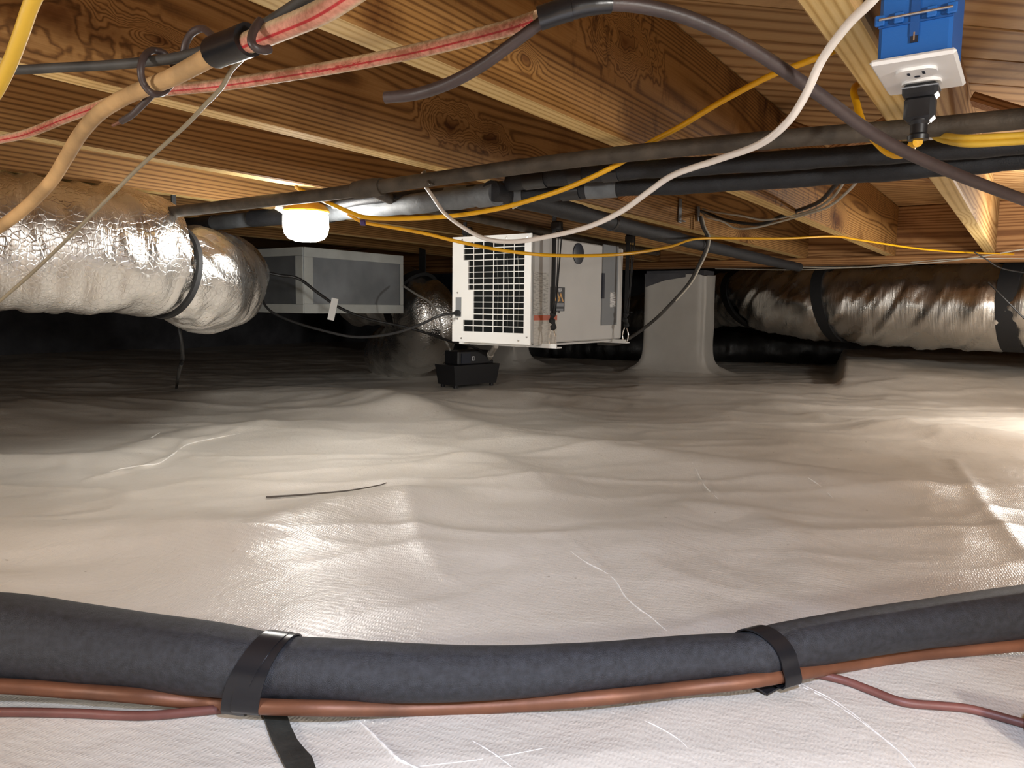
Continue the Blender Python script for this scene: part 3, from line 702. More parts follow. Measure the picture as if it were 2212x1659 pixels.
# grey sheet metal duct box with mastic seams
cb = at(657, 677, 3.12); ct = at(658, 533, 3.12); H = ct.z-cb.z
bx = thing('duct_box', 'grey sheet metal duct box with pale mastic seams behind lamp', 'duct', cb, -A)
BL, BW = .60, .62
MB().box((-BW/2, BL/2, H/2), (BW, BL, H), bev=.004).build('sheet_metal_body', M['galv'], bx, smooth=False)
def band(x0, x1, z0, z1, side):
    n = 40; vs = []; fs = []
    t = .004
    mb = MB()
    if side: mb.box((t/2, (x0+x1)/2, (z0+z1)/2), (t, x1-x0, z1-z0), bev=.0015)
    else: mb.box(((x0+x1)/2, -t/2, (z0+z1)/2), (x1-x0, t, z1-z0), bev=.0015)
    mb.build('mastic_band', M['mastic'], bx, smooth=False)
band(0, BL, H-.040, H, 1); band(0, BL, 0, .040, 1); band(0, .048, .0405, H-.0405, 1); band(BL-.022, BL, .0405, H-.0405, 1)
band(-BW, 0, H-.035, H, 0); band(-BW, 0, 0, .038, 0); band(-.048, 0, .0385, H-.0355, 0); band(-.36, -.33, .0385, H-.0355, 0)

# ================================================================== DEHUMIDIFIER
nb = at(1147, 745, 2.15); nt_ = at(1153, 504, 2.15); DH = nt_.z-nb.z
dw, dl = .290, .585
dh = thing('dehumidifier', 'white crawl space dehumidifier with black grille hanging from straps', 'dehumidifier', nb, -A)
MB().box((-dw/2, dl/2+.006, DH/2), (dw-.004, dl-.012, DH-.004), bev=.004).build('cabinet', M['grey_metal'], dh, smooth=False)
# front panel with grille: local x in [-dw, 0], z in [0, DH]
def fx(u): return -dw+u*dw
def fz_(v): return DH*(1-v)
cols = [.150+.1285*k for k in range(7)]
rows_ = [.055+.0562*k for k in range(16)]
def cell_start(r): return 0 if r < 3 else (.5 if r < 8 else (1 if r < 13 else 0))
fp = MB(); T = .006
def fbox(u0, u1, v0, v1, mb=fp, y0=-T, y1=0.):
    mb.box(((fx(u0)+fx(u1))/2, (y0+y1)/2, (fz_(v0)+fz_(v1))/2), (abs(fx(u1)-fx(u0)), y1-y0, abs(fz_(v0)-fz_(v1))))
fbox(0, cols[0], 0, 1); fbox(cols[6], 1, 0, 1); fbox(cols[0], cols[6], 0, rows_[0]); fbox(cols[0], cols[6], rows_[15], 1)
fbox(cols[0], (cols[0]+cols[1])/2, rows_[3], rows_[8]); fbox(cols[0], cols[1], rows_[8], rows_[13])
fp.build('front_panel', M['white_metal'], dh, smooth=False)
gr = MB()
for r in range(1, 15):
    s_ = min(cell_start(r-1), cell_start(r)); u0 = cols[0]+s_*.1285
    fbox(u0, cols[6], rows_[r]-.0036, rows_[r]+.0036, gr, -.005, -.002)
for c in range(1, 6):
    fbox(cols[c]-.0042, cols[c]+.0042, rows_[0], rows_[15], gr, -.0045, -.0015)
gr.build('grille', M['white_metal'], dh, smooth=False)
MB().box((fx(.53), .0035, fz_(.47)), (dw*.80, .006, DH*.86)).build('coil_backing', M['fins'], dh, smooth=False)
cl = MB(); 
for k in range(3):
    x = fx(.58+.13*k); cl.tube([(x, -.0005, fz_(.84)), (x+.004, -.001, fz_(.5)), (x-.003, -.0005, fz_(.20))], .0016, 6)
cl.build('coil_tubes', M['coil'], dh)
MB().box((fx(.085), -T-.0006, fz_(.665)), (dw*.075, .0012, DH*.185)).build('cord_plate', M['dark_grey'], dh, smooth=False)
MB().lathe([(.0, 0), (.0095, 0), (.0095, .010), (.006, .016), (0, .016)], (fx(.085), -T-.001, fz_(.725)), 20, Matrix.Rotation(math.pi/2, 3, 'X')).build('cord_grommet', M['black_plastic'], dh)
sc = MB()
for u, v in ((.07, .53), (.07, .78), (.125, .965), (.86, .965), (.13, .03), (.70, .03), (.95, .03), (.96, .93), (.03, .03)):
    sc.lathe([(0, 0), (.0035, 0), (.0028, .0015), (0, .0018)], (fx(u), -T, fz_(v)), 10, Matrix.Rotation(math.pi/2, 3, 'X'))
o = sc.build('screw', M['nail'], dh); o['kind'] = 'stuff'
# right side, local y in [0, dl]
pn, qn = pq(nb)
def side(x, y):
    v = atp(x, y, pn); p, q = pq(v); return q-qn, v.z-nb.z
def sbox(name, mat, x0, y0, x1, y1, t=.001, base=.0):
    a0, z0 = side(x0, y0); a1, z1 = side(x1, y1); z0b = side(x0, y1)[1]; z1b = side(x1, y0)[1]
    ztop = (z0+z1b)/2; zbot = (z1+z0b)/2
    return MB().box((base+t/2, (a0+a1)/2, (ztop+zbot)/2), (t, abs(a1-a0), abs(ztop-zbot))).build(name, M[mat], dh, smooth=False)
SX = -.002+.0
sbox('spec_label', 'paper', 1154, 588, 1184, 682, .0008, SX)
sbox('paper_label', 'paper_plain', 1154, 692, 1203, 745, .0008, SX)
sbox('warning_strip', 'orange', 1154, 681, 1204, 692, .0010, SX)
lb = sbox('brand_sticker', 'black_label', 1190, 620, 1220, 672, .0010, SX)
sbox('grey_end_panel', 'dark_grey', 1303, 530, 1331, 702, .004, SX)
sbox('panel_edge', 'dark_hole', 1301, 590, 1304, 645, .005, SX)
sbox('barcode_sticker', 'barcode', 1317, 631, 1328, 664, .0010, SX+.004)
a, z = side(1250, 548)
MB().lathe([(0, 0), (.033, 0), (.033, .003), (.028, .004), (0, .004)], (SX, a, z), 36, Matrix.Rotation(math.pi/2, 3, 'Y')).build('port_cover', M['dark_hole'], dh)
# sticker print: two peaks, a grey picture block and partial lettering
a0, z0 = side(1199, 653); a1, z1 = side(1218, 630); sw = a1-a0; sh = z1-z0
Mx = Matrix(((0, 0, 1, SX+.001), (1, 0, 0, a0), (0, 1, 0, z0), (0, 0, 0, 1)))
def peak(cx, wd, h, b0): return [(cx-wd, b0), (cx-wd*.62, b0), (cx, h*.62+b0*.4), (cx+wd*.62, b0), (cx+wd, b0), (cx, h)]
mbp = MB(); mbp.prism(peak(sw*.30, sw*.34, sh*1.0, sh*.12), .0004, Mx); mbp.prism(peak(sw*.68, sw*.36, sh*.9, sh*.05), .0004, Mx)
mbp.build('peak_emblem', M['gold'], lb, smooth=False); 
sub = []
a2, z2 = side(1200, 662); a3, z3 = side(1218, 655)
sub.append(MB().box((SX+.0012, (a2+a3)/2, (z2+z3)/2), (.0004, a3-a2, abs(z3-z2))).build('picture_print', M['grey_print'], lb, smooth=False))
a2, z2 = side(1200, 671); a3, z3 = side(1217, 667)
sub.append(MB().box((SX+.0012, (a2+a3)/2, (z2+z3)/2), (.0004, a3-a2, abs(z3-z2))).build('strip_print', M['grey_print'], lb, smooth=False))
def text(body, size, mat, parent, Mx, name='lettering'):
    cu = bpy.data.curves.new(name, 'FONT'); cu.body = body; cu.size = size; cu.extrude = .0002; cu.align_x = 'CENTER'; cu.align_y = 'CENTER'; cu.resolution_u = 3
    tmp = bpy.data.objects.new(name, cu); COL.objects.link(tmp); bpy.context.view_layer.update()
    me = bpy.data.meshes.new_from_object(tmp.evaluated_get(bpy.context.evaluated_depsgraph_get())); bpy.data.objects.remove(tmp)
    o = bpy.data.objects.new(name, me); COL.objects.link(o); me.materials.clear(); me.materials.append(mat); o.parent = parent; o.matrix_local = Mx
    return o
a2, z2 = side(1209, 627)
text('MER', .016, M['white_print'], lb, Matrix(((0, 0, 1, SX+.0014), (1, 0, 0, a2), (0, 1, 0, z2), (0, 0, 0, 1))))
# hanger bars under the unit
for (yy0, xl, xr) in ((.075, -dw-.025, .050), (dl-.045, -dw-.03, .045)):
    MB().box(((xl+xr)/2, yy0, -.009), (xr-xl, .030, .004)).box(((xl+xr)/2, yy0-.014, -.004), (xr-xl, .003, .012)).build('hanger_bar', M['white_metal'], dh, smooth=False)
MB().box((-.012, dl*.5, -.0035), (.012, dl-.01, .006)).build('base_rail', M['grey_metal'], dh, smooth=False)
# hanging straps with carabiners (front right, rear right, front left)
def hang(name_lab, lx, ly, px_top, clipdir):
    base = nb+NP*lx+NQ*ly+Vector((0, 0, -.008))
    g = thing('hanging_strap', name_lab, 'strap', base, -A, 'straps carrying the dehumidifier')
    cp = [(-.011*math.sin(t)*(1.0 if t < math.pi else 1), 0, .026-.028*math.cos(t)) for t in np.linspace(0, 2*math.pi, 25)]
    cp = [(x*(1-.35*max(0, (z-.026)/.028)), 0, z) for x, _, z in cp]
    MB().tube(cp, .0019, 8, caps=False).build('carabiner', M['clip'], g)['label'] = 'steel carabiner clip'
    topz = HJ-base.z-.004
    MB().tube(smooth_path([(0, 0, .050), (.004, 0, .066), (-.003, 0, .082), (.002, 0, .10)], 5, None), [.0055+.0045*math.sin(k*.55)**2 for k in range(16)], 10).build('rope_knot', M['strap'], g)
    mb = MB(); mb.box((.0, 0, (topz+.10)/2), (.013, .003, topz-.10)); mb.build('webbing', M['strap'], g, smooth=False)
    c = MB(); c.tube(smooth_path([(.004, .008, .095), (.010, .010, .2), (.020, .012, topz-.03)], 6), .0022, 8); c.tube(smooth_path([(-.002, -.004, .095), (.012, .0, .2), (.012, .004, topz-.03)], 6), .0018, 8)
    c.build('cord_strands', M['strap'], g)
    MB().box((.006, .004, topz-.028), (.034, .018, .026), bev=.004).build('buckle', M['black_plastic'], g)
    MB().tube([(.004, 0, .105), (.020, 0, .104)], .0018, 7).box((.021, 0, .104), (.004, .004, .005)).build('cord_tail', M['strap'], g)
    return g
hang('black strap with carabiner at the near corner of the dehumidifier', .026, .075, 0, 1)
hang('black strap with carabiner at rear corner beside the white pier', .036, dl-.045, 0, 1)
hang('black strap with carabiner left of dehumidifier front panel', -dw-.016, .075, 0, 1)

# ================================================================== CONDENSATE PUMP
PY = math.radians(44)
pz = hz(PUMP.x, PUMP.y)
cp_ = thing('condensate_pump', 'black condensate pump box standing on the liner', 'pump', (PUMP.x, PUMP.y, pz), PY)
for sx in (-.11, .11):
    for sy in (-.045, .045):
        MB().box((sx, sy, .008), (.016, .016, .016), bev=.002).build('foot', M['black_plastic'], cp_, smooth=False)
mb = MB()
vs = [(-.125, -.062, .014), (.125, -.062, .014), (.125, .062, .014), (-.125, .062, .014), (-.140, -.070, .105), (.140, -.070, .105), (.140, .070, .105), (-.140, .070, .105)]
mb.add(vs, [(0, 3, 2, 1), (4, 5, 6, 7), (0, 1, 5, 4), (1, 2, 6, 5), (2, 3, 7, 6), (3, 0, 4, 7)]); mb.build('tank', M['black_plastic'], cp_, smooth=False)
MB().box((-.005, 0, .137), (.19, .10, .064), bev=.005).build('motor_cover', M['black_plastic'], cp_, smooth=False)
MB().box((-.055, -.0515, .135), (.055, .003, .045)).build('motor_recess', M['dark_hole'], cp_, smooth=False)
mb = MB(); mb.box((-.010, -.0512, .133), (.012, .002, .020)); mb.build('label_mark', M['white_print'], cp_, smooth=False)
MB().box((-.010, -.0525, .133), (.006, .002, .012)).build('label_mark', M['black_plastic'], cp_, smooth=False)
MB().box((.118, 0, .112), (.036, .06, .016), bev=.003).build('inlet_lid', M['black_plastic'], cp_, smooth=False)

# ================================================================== WORK LAMP
lc = at(661, 489, 1.80)
la = thing('work_lamp', 'glowing hanging LED work lamp with amber cap', 'lamp', lc)
MB().lathe([(0, -.036), (.026, -.035), (.042, -.029), (.050, -.018), (.0535, -.002), (.0530, .022), (.0515, .032), (0, .032)], n=40).build('diffuser', M['glow'], la)
MB().lathe([(0, .0325), (.054, .0325), (.0555, .036), (.053, .042), (.044, .050), (.028, .057), (.012, .060), (0, .060)], n=40).build('cap', M['lamp_cap'], la)
hk = [(0, 0, .058), (0, 0, .064), (.004, 0, .068), (.004, 0, .072), (0, 0, .075), (-.004, 0, .072)]
MB().tube(smooth_path(hk, 5), .0025, 8).build('hook', M['yellow_cord'], la)
o = MB().box((-.044, -.035, .040), (.032, .0012, .028), Matrix.Rotation(.5, 3, 'Y') @ Matrix.Rotation(.3, 3, 'X')).build('paper_tag', M['tagpaper'], la, smooth=False)
MB().tube([(-.036, -.034, .052), (-.02, -.014, .066), (0, 0, .062)], .0012, 6).build('tag_string', M['white_cable'], la)

# ================================================================== OUTLET
ZP = .216
k_ = [atz(1885, 142, ZP), atz(2067, 114, ZP), atz(2076.5, 183, ZP), atz(1921, 207, ZP)]
oc = (k_[0]+k_[1]+k_[2]+k_[3])/4
PW, PL = .0665, .112
ob = thing('outlet_box', 'blue electrical box with white outlet plate nailed to pale joist', 'outlet', oc, -A)
bz = .004
MB().box((0, -.001, bz+.042), (.057, .094, .084), bev=.003).build('box_body', M['blue'], ob, smooth=False)
mb = MB(); mb.box((0, -.0487, bz+.050), (.007, .002, .066)); mb.build('centre_rib', M['blue_dark'], ob, smooth=False)
MB().box((0, -.0488, bz+.0165), (.006, .0016, .010)).build('screw_slot', M['dark_hole'], ob, smooth=False)
MB().box((0, -.0492, bz+.0165), (.0012, .0014, .007)).build('screw_tip', M['nail'], ob, smooth=False)
for x in (-.0275, -.0125, .0125, .0275):
    MB().box((x, -.0505, bz+.034), (.008, .005, .009), bev=.001).build('nail_boss', M['blue'], ob, smooth=False)
MB().tube([(-.0275, -.0535, bz+.034), (.0285, -.0535, bz+.034)], .0012, 8).build('mounting_nail', M['nail'], ob)
MB().box((0, -.0488, bz+.0285), (.057, .002, .0012)).build('moulding_line', M['blue_dark'], ob, smooth=False)
MB().box((-.014, -.0488, bz+.080), (.018, .002, .012)).build('knockout_hole', M['dark_hole'], ob, smooth=False)
MB().tube(smooth_path([(-.014, -.046, bz+.085), (-.012, -.050, bz+.092), (-.010, -.045, bz+.11)], 5), .0045, 10).build('cable_stub', M['yellow_dusty'], ob)
MB().box((0, 0, .0020), (PW, PL, .005), bev=.0022).build('cover_plate', M['white_plastic'], ob, smooth=False)
# two receptacle faces
def face(cy):
    mb = MB(); pr = []
    for t in np.linspace(0, 2*math.pi, 28, endpoint=False):
        pr.append((max(-.0165, min(.0165, .0175*math.cos(t))), max(-.0135, min(.0135, .0165*math.sin(t)))))
    Mx = Matrix(((1, 0, 0, 0), (0, 1, 0, cy), (0, 0, -1, -.0004), (0, 0, 0, 1)))
    mb.prism(pr, .0028, Mx); o = mb.build('receptacle', M['white_plastic'], ob)
    s = MB(); s.box((-.006, cy-.002, -.0034), (.0022, .007, .0006)).box((.006, cy-.002, -.0034), (.0022, .008, .0006)); s.lathe([(0, 0), (.0025, 0), (.0025, .0006), (0, .0006)], (0, cy+.008, -.0037), 12)
    s.build('slots', M['dark_hole'], o)
face(-.0195); face(.0195)
MB().lathe([(0, 0), (.0030, 0), (.0024, .0012), (0, .0012)], (0, 0, -.0018), 12).build('plate_screw', M['white_plastic'], ob)
# plug hanging from the far receptacle, with its cord
pl = oc+NQ*.0205+Vector((0, 0, -.0036))
cord_pts = [pl+Vector((0, 0, -.052)), at(1974, 308, .745), at(1958, 330, .79), at(1925, 332, .84), at(1893, 306, .89), at(1866, 270, .94), at(1851, 225, .985), at(1848, 186, 1.02)]
hid = [wpq(P0-JW-.014, 1.22, HJ+.075), wpq(P0-JW-.022, 1.16, HJ+.11)]
yc = [*hid, at(1786, 117, 1.0), at(1725, 140, 1.02), at(1655, 168, 1.06), at(1550, 224, 1.12), at(1470, 273, 1.17), at(1400, 311, 1.21), at(1340, 352, 1.25), at(1240, 400, 1.29), at(1150, 431, 1.33), at(1070, 452, 1.37), at(980, 466, 1.42), at(880, 472, 1.48), at(795, 470, 1.54), at(755, 458, 1.57), at(700, 434, 1.60), at(655, 413, 1.64), at(640, 404, 1.68)]
ex = thing('extension_cord', 'yellow extension cord plugged into outlet box and swagged across joists', 'cord', pl)
q_ = lambda P: [Vector(p)-pl for p in P]
MB().box((0, 0, -.006), (.030, .026, .012), bev=.003).box((0, 0, -.022), (.026, .022, .024), bev=.004).lathe([(0, -.050), (.009, -.050), (.0095, -.046), (.0075, -.044), (.0075, -.036), (.010, -.033), (.010, -.030), (0, -.030)], n=18).build('plug', M['black_plastic'], ex).rotation_euler = (0, 0, -A)
MB().box((0, 0, -.0035), (.0305, .0265, .0012)).build('plug_ring', M['grey_print'], ex, smooth=False).rotation_euler = (0, 0, -A)
mb = MB(); mb.tube(q_(smooth_path(cord_pts+yc, 8)), .0044, 10); mb.build('cord', M['yellow_cord'], ex)
def cable(name, lab, pts, r, mat, cat='cable', n=10, sub=8, group=None, rel=True):
    sp = smooth_path(pts, sub); c = Vector(sp[len(sp)//2]); mb = MB(); mb.tube([p-c for p in sp], r, n)
    o = mb.build(name, M[mat], None, loc=c); tag(o, lab, cat, group); return o
def pts3(s, base=None): return [at(*p) for p in s]

# ================================================================== PIPES OVERHEAD
def straight_pix(p0, p1, xs):
    """plan-straight run between two points, height taken where the photograph shows it"""
    a, b_ = Vector(p0), Vector(p1); out = []
    for x, y in xs:
        d = ray(x, y); # intersect vertical plane through a,b with this ray
        nrm = Vector((b_.y-a.y, -(b_.x-a.x), 0)); t = a.dot(nrm)/d.dot(nrm); out.append(d*t)
    return out
ga = at(2330, 243, .915); gb = at(250, 470, 1.90)
run = straight_pix(ga, gb, [(2330, 243), (2212, 256), (1950, 280), (1700, 299), (1400, 327), (1150, 357), (1000, 378), (850, 399), (700, 421), (560, 436), (400, 455), (250, 470)])
run = [Vector((p.x, p.y, min(p.z, HJ-.0150))) for p in run]
o = thing('gas_pipe', 'long weathered steel pipe crossing under all the joists', 'pipe', run[5])
MB().tube([p-run[5] for p in smooth_path(run, 6)], .0130, 18).build('pipe_run', M['steel_pipe'], o)
br = [run[7]+(run[8]-run[7])*.35, at(870, 438, 1.78), at(1000, 464, 1.93), at(1150, 496, 2.2), at(1300, 525, 2.62), at(1420, 546, 3.1)]
MB().tube([p-run[5] for p in smooth_path(br, 6)], .0125, 16).build('branch_pipe', M['steel_pipe'], o)
tv = (run[8]-run[7]).normalized(); tc_ = br[0]
MB().tube([tc_-tv*.035-run[5], tc_-tv*.02-run[5], tc_-run[5], tc_+tv*.02-run[5], tc_+tv*.035-run[5]], [.0165, .0175, .0180, .0175, .0165], 18).build('tee_fitting', M['steel_pipe'], o)

def foam_pipe(name, lab, pts, r, mat='foam', group='insulated pipes', extra=None):
    sp = smooth_path(pts, 8); c = Vector(sp[len(sp)//2]); g = thing(name, lab, 'pipe', c, 0, group)
    m_ = len(sp); Rr = [r*(1+.05*math.sin(i*.9)+.03*math.sin(i*2.3)) for i in range(m_)]
    MB().tube([p-c for p in sp], Rr, 18).build('foam_sleeve', M[mat], g)
    for f, wd, mt in (extra or ()):
        i = int(f*(m_-1)); i2 = min(m_-1, i+1); T = (sp[i2]-sp[i-1]).normalized()
        MB().tube([sp[i]-c-T*wd/2, sp[i]-c+T*wd/2], r*1.10, 18).build('tape_wrap', M[mt], g)
    return g, sp, c
lowz = .222
foam_pipe('insulated_pipe', 'lower black foam pipe with split seam under joists right', [atz(1058, 425, .225), atz(1180, 418, .228), atz(1300, 408, .230), atz(1500, 399, .232), atz(1780, 380, .232), atz(2010, 362, .232), atz(2212, 343, .232), atz(2330, 331, .232)], .0165, extra=((.06, .05, 'foam_grey'), (.22, .04, 'tape'), (.30, .06, 'foam_grey')))
foam_pipe('insulated_pipe', 'upper black foam pipe just behind the steel pipe right', [atz(1100, 395, .245), atz(1200, 383, .246), atz(1340, 370, .246), atz(1500, 360, .247), atz(1780, 341, .247), atz(2010, 325, .247), atz(2212, 310, .247), atz(2330, 300, .247)], .0165, extra=((.10, .05, 'tape'), (.2, .03, 'tape'), (.28, .03, 'tape')))
foam_pipe('insulated_pipe', 'thick black foam pipe running under a joist toward the pier', [atz(1060, 412, .226), atz(1120, 428, .226), atz(1237, 457, .226), atz(1350, 488, .226), atz(1480, 520, .222), atz(1580, 544, .214), atz(1690, 570, .205), atz(1725, 577, .203)], .0205, extra=((.40, .015, 'tape'),))
foam_pipe('insulated_pipe', 'grey and black foam pipe left of tee behind the lamp', [atz(1062, 420, .222), atz(1000, 428, .222), atz(900, 440, .220), atz(780, 453, .236), atz(690, 463, .247), atz(560, 472, .247), atz(420, 486, .247), atz(330, 496, .247)], .0215, 'foam_grey', extra=((.02, .05, 'foam_grey'), (.84, .16, 'foam'), (.66, .30, 'foam'), (.95, .1, 'foam')))
foam_pipe('insulated_pipe', 'thin black foam pipe above the grey one near the tee', [atz(1090, 402, .240), atz(1000, 412, .240), atz(900, 421, .240), atz(800, 431, .240), atz(720, 443, .238)], .0105, extra=((.3, .06, 'foam_grey'),))

# ================================================================== HANGING CABLES AND TUBES
cable('yellow_cable', 'thick dusty yellow cable at the top left corner', pts3([(110, -60, .48), (72, 0, .50), (45, 75, .52), (20, 140, .54), (-10, 200, .56), (-40, 240, .58)]), .0047, 'yellow_dusty')
pa = [(800, -45, .53), (760, -15, .545), (690, 28, .57), (600, 66, .61), (520, 98, .65), (465, 118, .68), (420, 142, .71), (370, 168, .74), (315, 190, .775), (258, 216, .82), (210, 248, .86), (172, 292, .90), (140, 345, .95), (110, 392, .99), (60, 444, 1.03), (0, 490, 1.06), (-70, 530, 1.09)]
P_ = smooth_path(pts3(pa), 8); c = P_[len(P_)//2]
tb = thing('water_tube', 'grimy cream water tube with red stripe curving down left edge', 'tube', c)
i1 = 5*8
MB().tube([p-c for p in P_[:i1+1]], .0086, 16).build('striped_tube', M['pex'], tb)
MB().tube([p-c for p in P_[i1:]], [.0086-.0006*min(1, i/20) for i in range(len(P_)-i1)], 16).build('grimy_tube', M['tan_tube'], tb)
i0 = int(3.75*8); 
MB().tube([p-c+Vector((0, 0, .002)) for p in P_[i0:i1+1]], .0135, 18).build('tape_sleeve', M['tape'], tb)['label'] = 'black tape sleeve around tube and cable'
dt = [P_[i]-c for i in (12*8+4,)]
pb = [(-60, 312), (0, 301), (60, 288), (140, 256), (200, 234), (280, 208), (350, 196), (470, 184), (600, 165), (750, 140), (900, 110), (1000, 86), (1100, 60), (1162, 40)]
PB = smooth_path([atz(x, y, .247) for x, y in pb], 8); c = PB[len(PB)//2]
tb = thing('water_tube', 'red striped cream water tube ending in the black wrap', 'tube', c)
MB().tube([p-c for p in PB], [.0070-.0008*(1-i/len(PB)) for i in range(len(PB))], 16).build('tube_run', M['pex_dirty'], tb)
brown = pts3([(1165, 40, .620), (1235, 18, .615), (1310, 8, .615), (1400, 16, .62), (1500, 44, .63), (1610, 98, .645), (1750, 190, .67), (1900, 298, .70), (2050, 370, .73), (2212, 432, .76), (2300, 462, .78)])
BP = smooth_path(brown, 8); c = BP[len(BP)//2]
bc = thing('brown_cable', 'dark brown cable sweeping right from the black wrap', 'cable', c)
MB().tube([p-c for p in BP], .0056, 12).build('cable_run', M['brown_cable'], bc)
st = smooth_path(pts3([(1172, 46, .622), (1110, 92, .64), (1040, 142, .66), (970, 180, .68), (900, 203, .70), (832, 211, .71)]), 8)
MB().tube([p-c for p in st], [.0046+.0008*math.sin(i*.05) for i in range(len(st))], 12).build('cut_stub', M['brown_cable'], bc)['label'] = 'cut free end of the cable'
MB().tube([p-c for p in BP[0:9]], [.0092]*9, 18).build('tape_wrap', M['tape'], bc)
MB().tube([p-c for p in BP[8:18]], [.0084, .0086, .0080, .0082, .0078, .0080, .0078, .0076, .0074, .0070], 18).build('tape_wrap', M['tape'], bc)
cable('black_cable', 'dusty black cable beside the taped tube, top left', pts3([(-10, 150, .83), (40, 151, .82), (130, 146, .80), (230, 141, .78), (330, 132, .755), (400, 121, .73), (465, 103, .70), (520, 82, .67), (580, 50, .635), (640, 12, .60), (690, -25, .575)]), .0050, 'dusty_cable')
# brown tie wire
w1 = pts3([(262, 262, .82), (285, 248, .81), (312, 222, .80), (335, 200, .79), (362, 190, .775), (378, 165, .765), (374, 140, .77), (355, 116, .765), (330, 109, .76), (312, 122, .745), (304, 150, .74), (310, 180, .745), (330, 202, .75), (355, 198, .77), (374, 172, .79), (378, 140, .80)])
w2 = pts3([(396, 118, .735), (402, 92, .73), (416, 70, .72), (438, 62, .71), (455, 74, .69), (474, 92, .67)])
w3 = pts3([(562, 45, .615), (548, 66, .605), (543, 88, .60), (552, 103, .60), (570, 108, .605), (582, 106, .61)])
c = w1[5]
tw = thing('tie_wire', 'brown tie wire looped around the tube and black cable', 'wire', c)
for w_ in (w1, w2, w3): MB().tube([p-c for p in smooth_path(w_, 8)], .0034, 10).build('wire_loop', M['brown_cable'], tw)
MB().tube([at(243, 271, .825)-c, w1[0]-c], [.0016, .0020], 8).build('stripped_tip', M['copper'], tw)['label'] = 'stripped copper tip'
bw = pts3([(541, 98, .655), (525, 125, .68), (500, 152, .71), (478, 190, .745), (440, 230, .785), (410, 262, .82), (375, 295, .855), (300, 362, .91), (240, 422, .94), (165, 497, .97), (80, 580, 1.0), (0, 650, 1.02), (-50, 690, 1.03)])
cable('thin_wire', 'thin beige wire hanging from tape sleeve past foil duct', bw, .0023, 'beige_wire', 'wire')
cable('white_cable', 'white cable swagging from top right to the second joist', pts3([(1925, -50, .53), (1885, 0, .55), (1830, 55, .58), (1775, 130, .62), (1740, 205, .65), (1700, 265, .68), (1640, 312, .73), (1550, 345, .80), (1455, 378, .87), (1400, 415, .92), (1340, 458, .98), (1270, 490, 1.04), (1190, 510, 1.11), (1110, 522, 1.18), (1050, 516, 1.25), (1000, 491, 1.31), (960, 460, 1.37), (935, 425, 1.43), (915, 395, 1.47), (912, 378, 1.49), (918, 372, 1.50)]), .0036, 'white_cable')
cable('string_light_cord', 'thin yellow lamp cord sagging in front of dehumidifier', pts3([(752, 462, 1.60), (785, 480, 1.60), (850, 492, 1.59), (920, 505, 1.58), (990, 522, 1.57), (1080, 540, 1.56), (1180, 551, 1.57), (1290, 552, 1.62), (1380, 545, 1.75), (1450, 532, 2.0), (1505, 516, 2.4), (1600, 515, 2.5), (1700, 515, 2.55), (1800, 511, 2.66), (1860, 519, 2.8), (1990, 538, 3.0), (2100, 546, 3.2), (2230, 550, 3.4)]), .0036, 'yellow_cord', 'cord')
o = MB().box((0, 0, 0), (.012, .010, .012), bev=.002).build('cord_clip', plain('purple_clip', (.05, .03, .16), .5), None, smooth=False, loc=at(784, 481, 1.598)); tag(o, 'small dark purple clip on the yellow lamp cord', 'clip')
yr = thing('yellow_cable', 'pair of yellow cables leaving right beside the plug', 'cable', at(2100, 300, .95))
for dy in (0, 13):
    pp = pts3([(2010, 278+dy*.3, 1.06), (2022, 288+dy*.6, 1.02), (2050, 295+dy*.8, .97), (2100, 298+dy, .93), (2212, 292+dy, .90), (2300, 286+dy, .88)])
    MB().tube([p-yr.location for p in smooth_path(pp, 8)], .0042, 10).build('cable_strand', M['yellow_dusty'], yr)
# wires stapled on the second joist
sw_ = atp(1510, 455, P0-2*DP+.006)
ctr = sw_
cable('black_cable', 'black cable running from foam pipes to a joist staple', [sw_, *pts3([(1535, 463, 2.58), (1570, 476, 2.5), (1640, 484, 2.35), (1690, 466, 2.2), (1745, 447, 2.0), (1775, 432, 1.85), (1800, 405, 1.7), (1835, 370, 1.55), (1872, 343, 1.45), (1900, 334, 1.42)])], .0052, 'black_cable')
cable('white_wire', 'pale wire above black cable under the joist staple, right', [sw_+Vector((.01, -.01, .005)), *pts3([(1545, 458, 2.5), (1600, 466, 2.4), (1650, 475, 2.3), (1710, 466, 2.15), (1760, 452, 1.95), (1800, 425, 1.75), (1830, 385, 1.6), (1870, 350, 1.45), (1915, 333, 1.38)])], .0030, 'grey_cable', 'wire')
cable('white_wire', 'lowest pale wire drooping under the joist staple, right', [sw_+Vector((.01, -.012, -.01)), *pts3([(1530, 470, 2.5), (1560, 478, 2.45), (1590, 493, 2.4), (1630, 492, 2.3), (1680, 480, 2.2), (1740, 463, 2.0), (1790, 446, 1.8), (1835, 410, 1.6), (1870, 370, 1.45), (1925, 335, 1.38)])], .0030, 'grey_cable', 'wire')
dn = [(1512, 466), (1518, 490), (1528, 512), (1524, 540), (1508, 575), (1488, 612), (1455, 650), (1415, 690), (1370, 724), (1335, 742), (1290, 742)]
dY = [2.55, 2.55, 2.55, 2.56, 2.58, 2.6, 2.62, 2.65, 2.68, 2.7, 2.7]
cable('black_cable', 'black cable dropping from joist staple across the white pier', [at(x, y, Y) for (x, y), Y in zip(dn, dY)], .0058, 'dusty_cable')
cable('white_wire', 'pale wire alongside black cable above the white pier', [at(x+5, y, Y-.02) for (x, y), Y in zip(dn[:7], dY[:7])], .0026, 'grey_cable', 'wire')
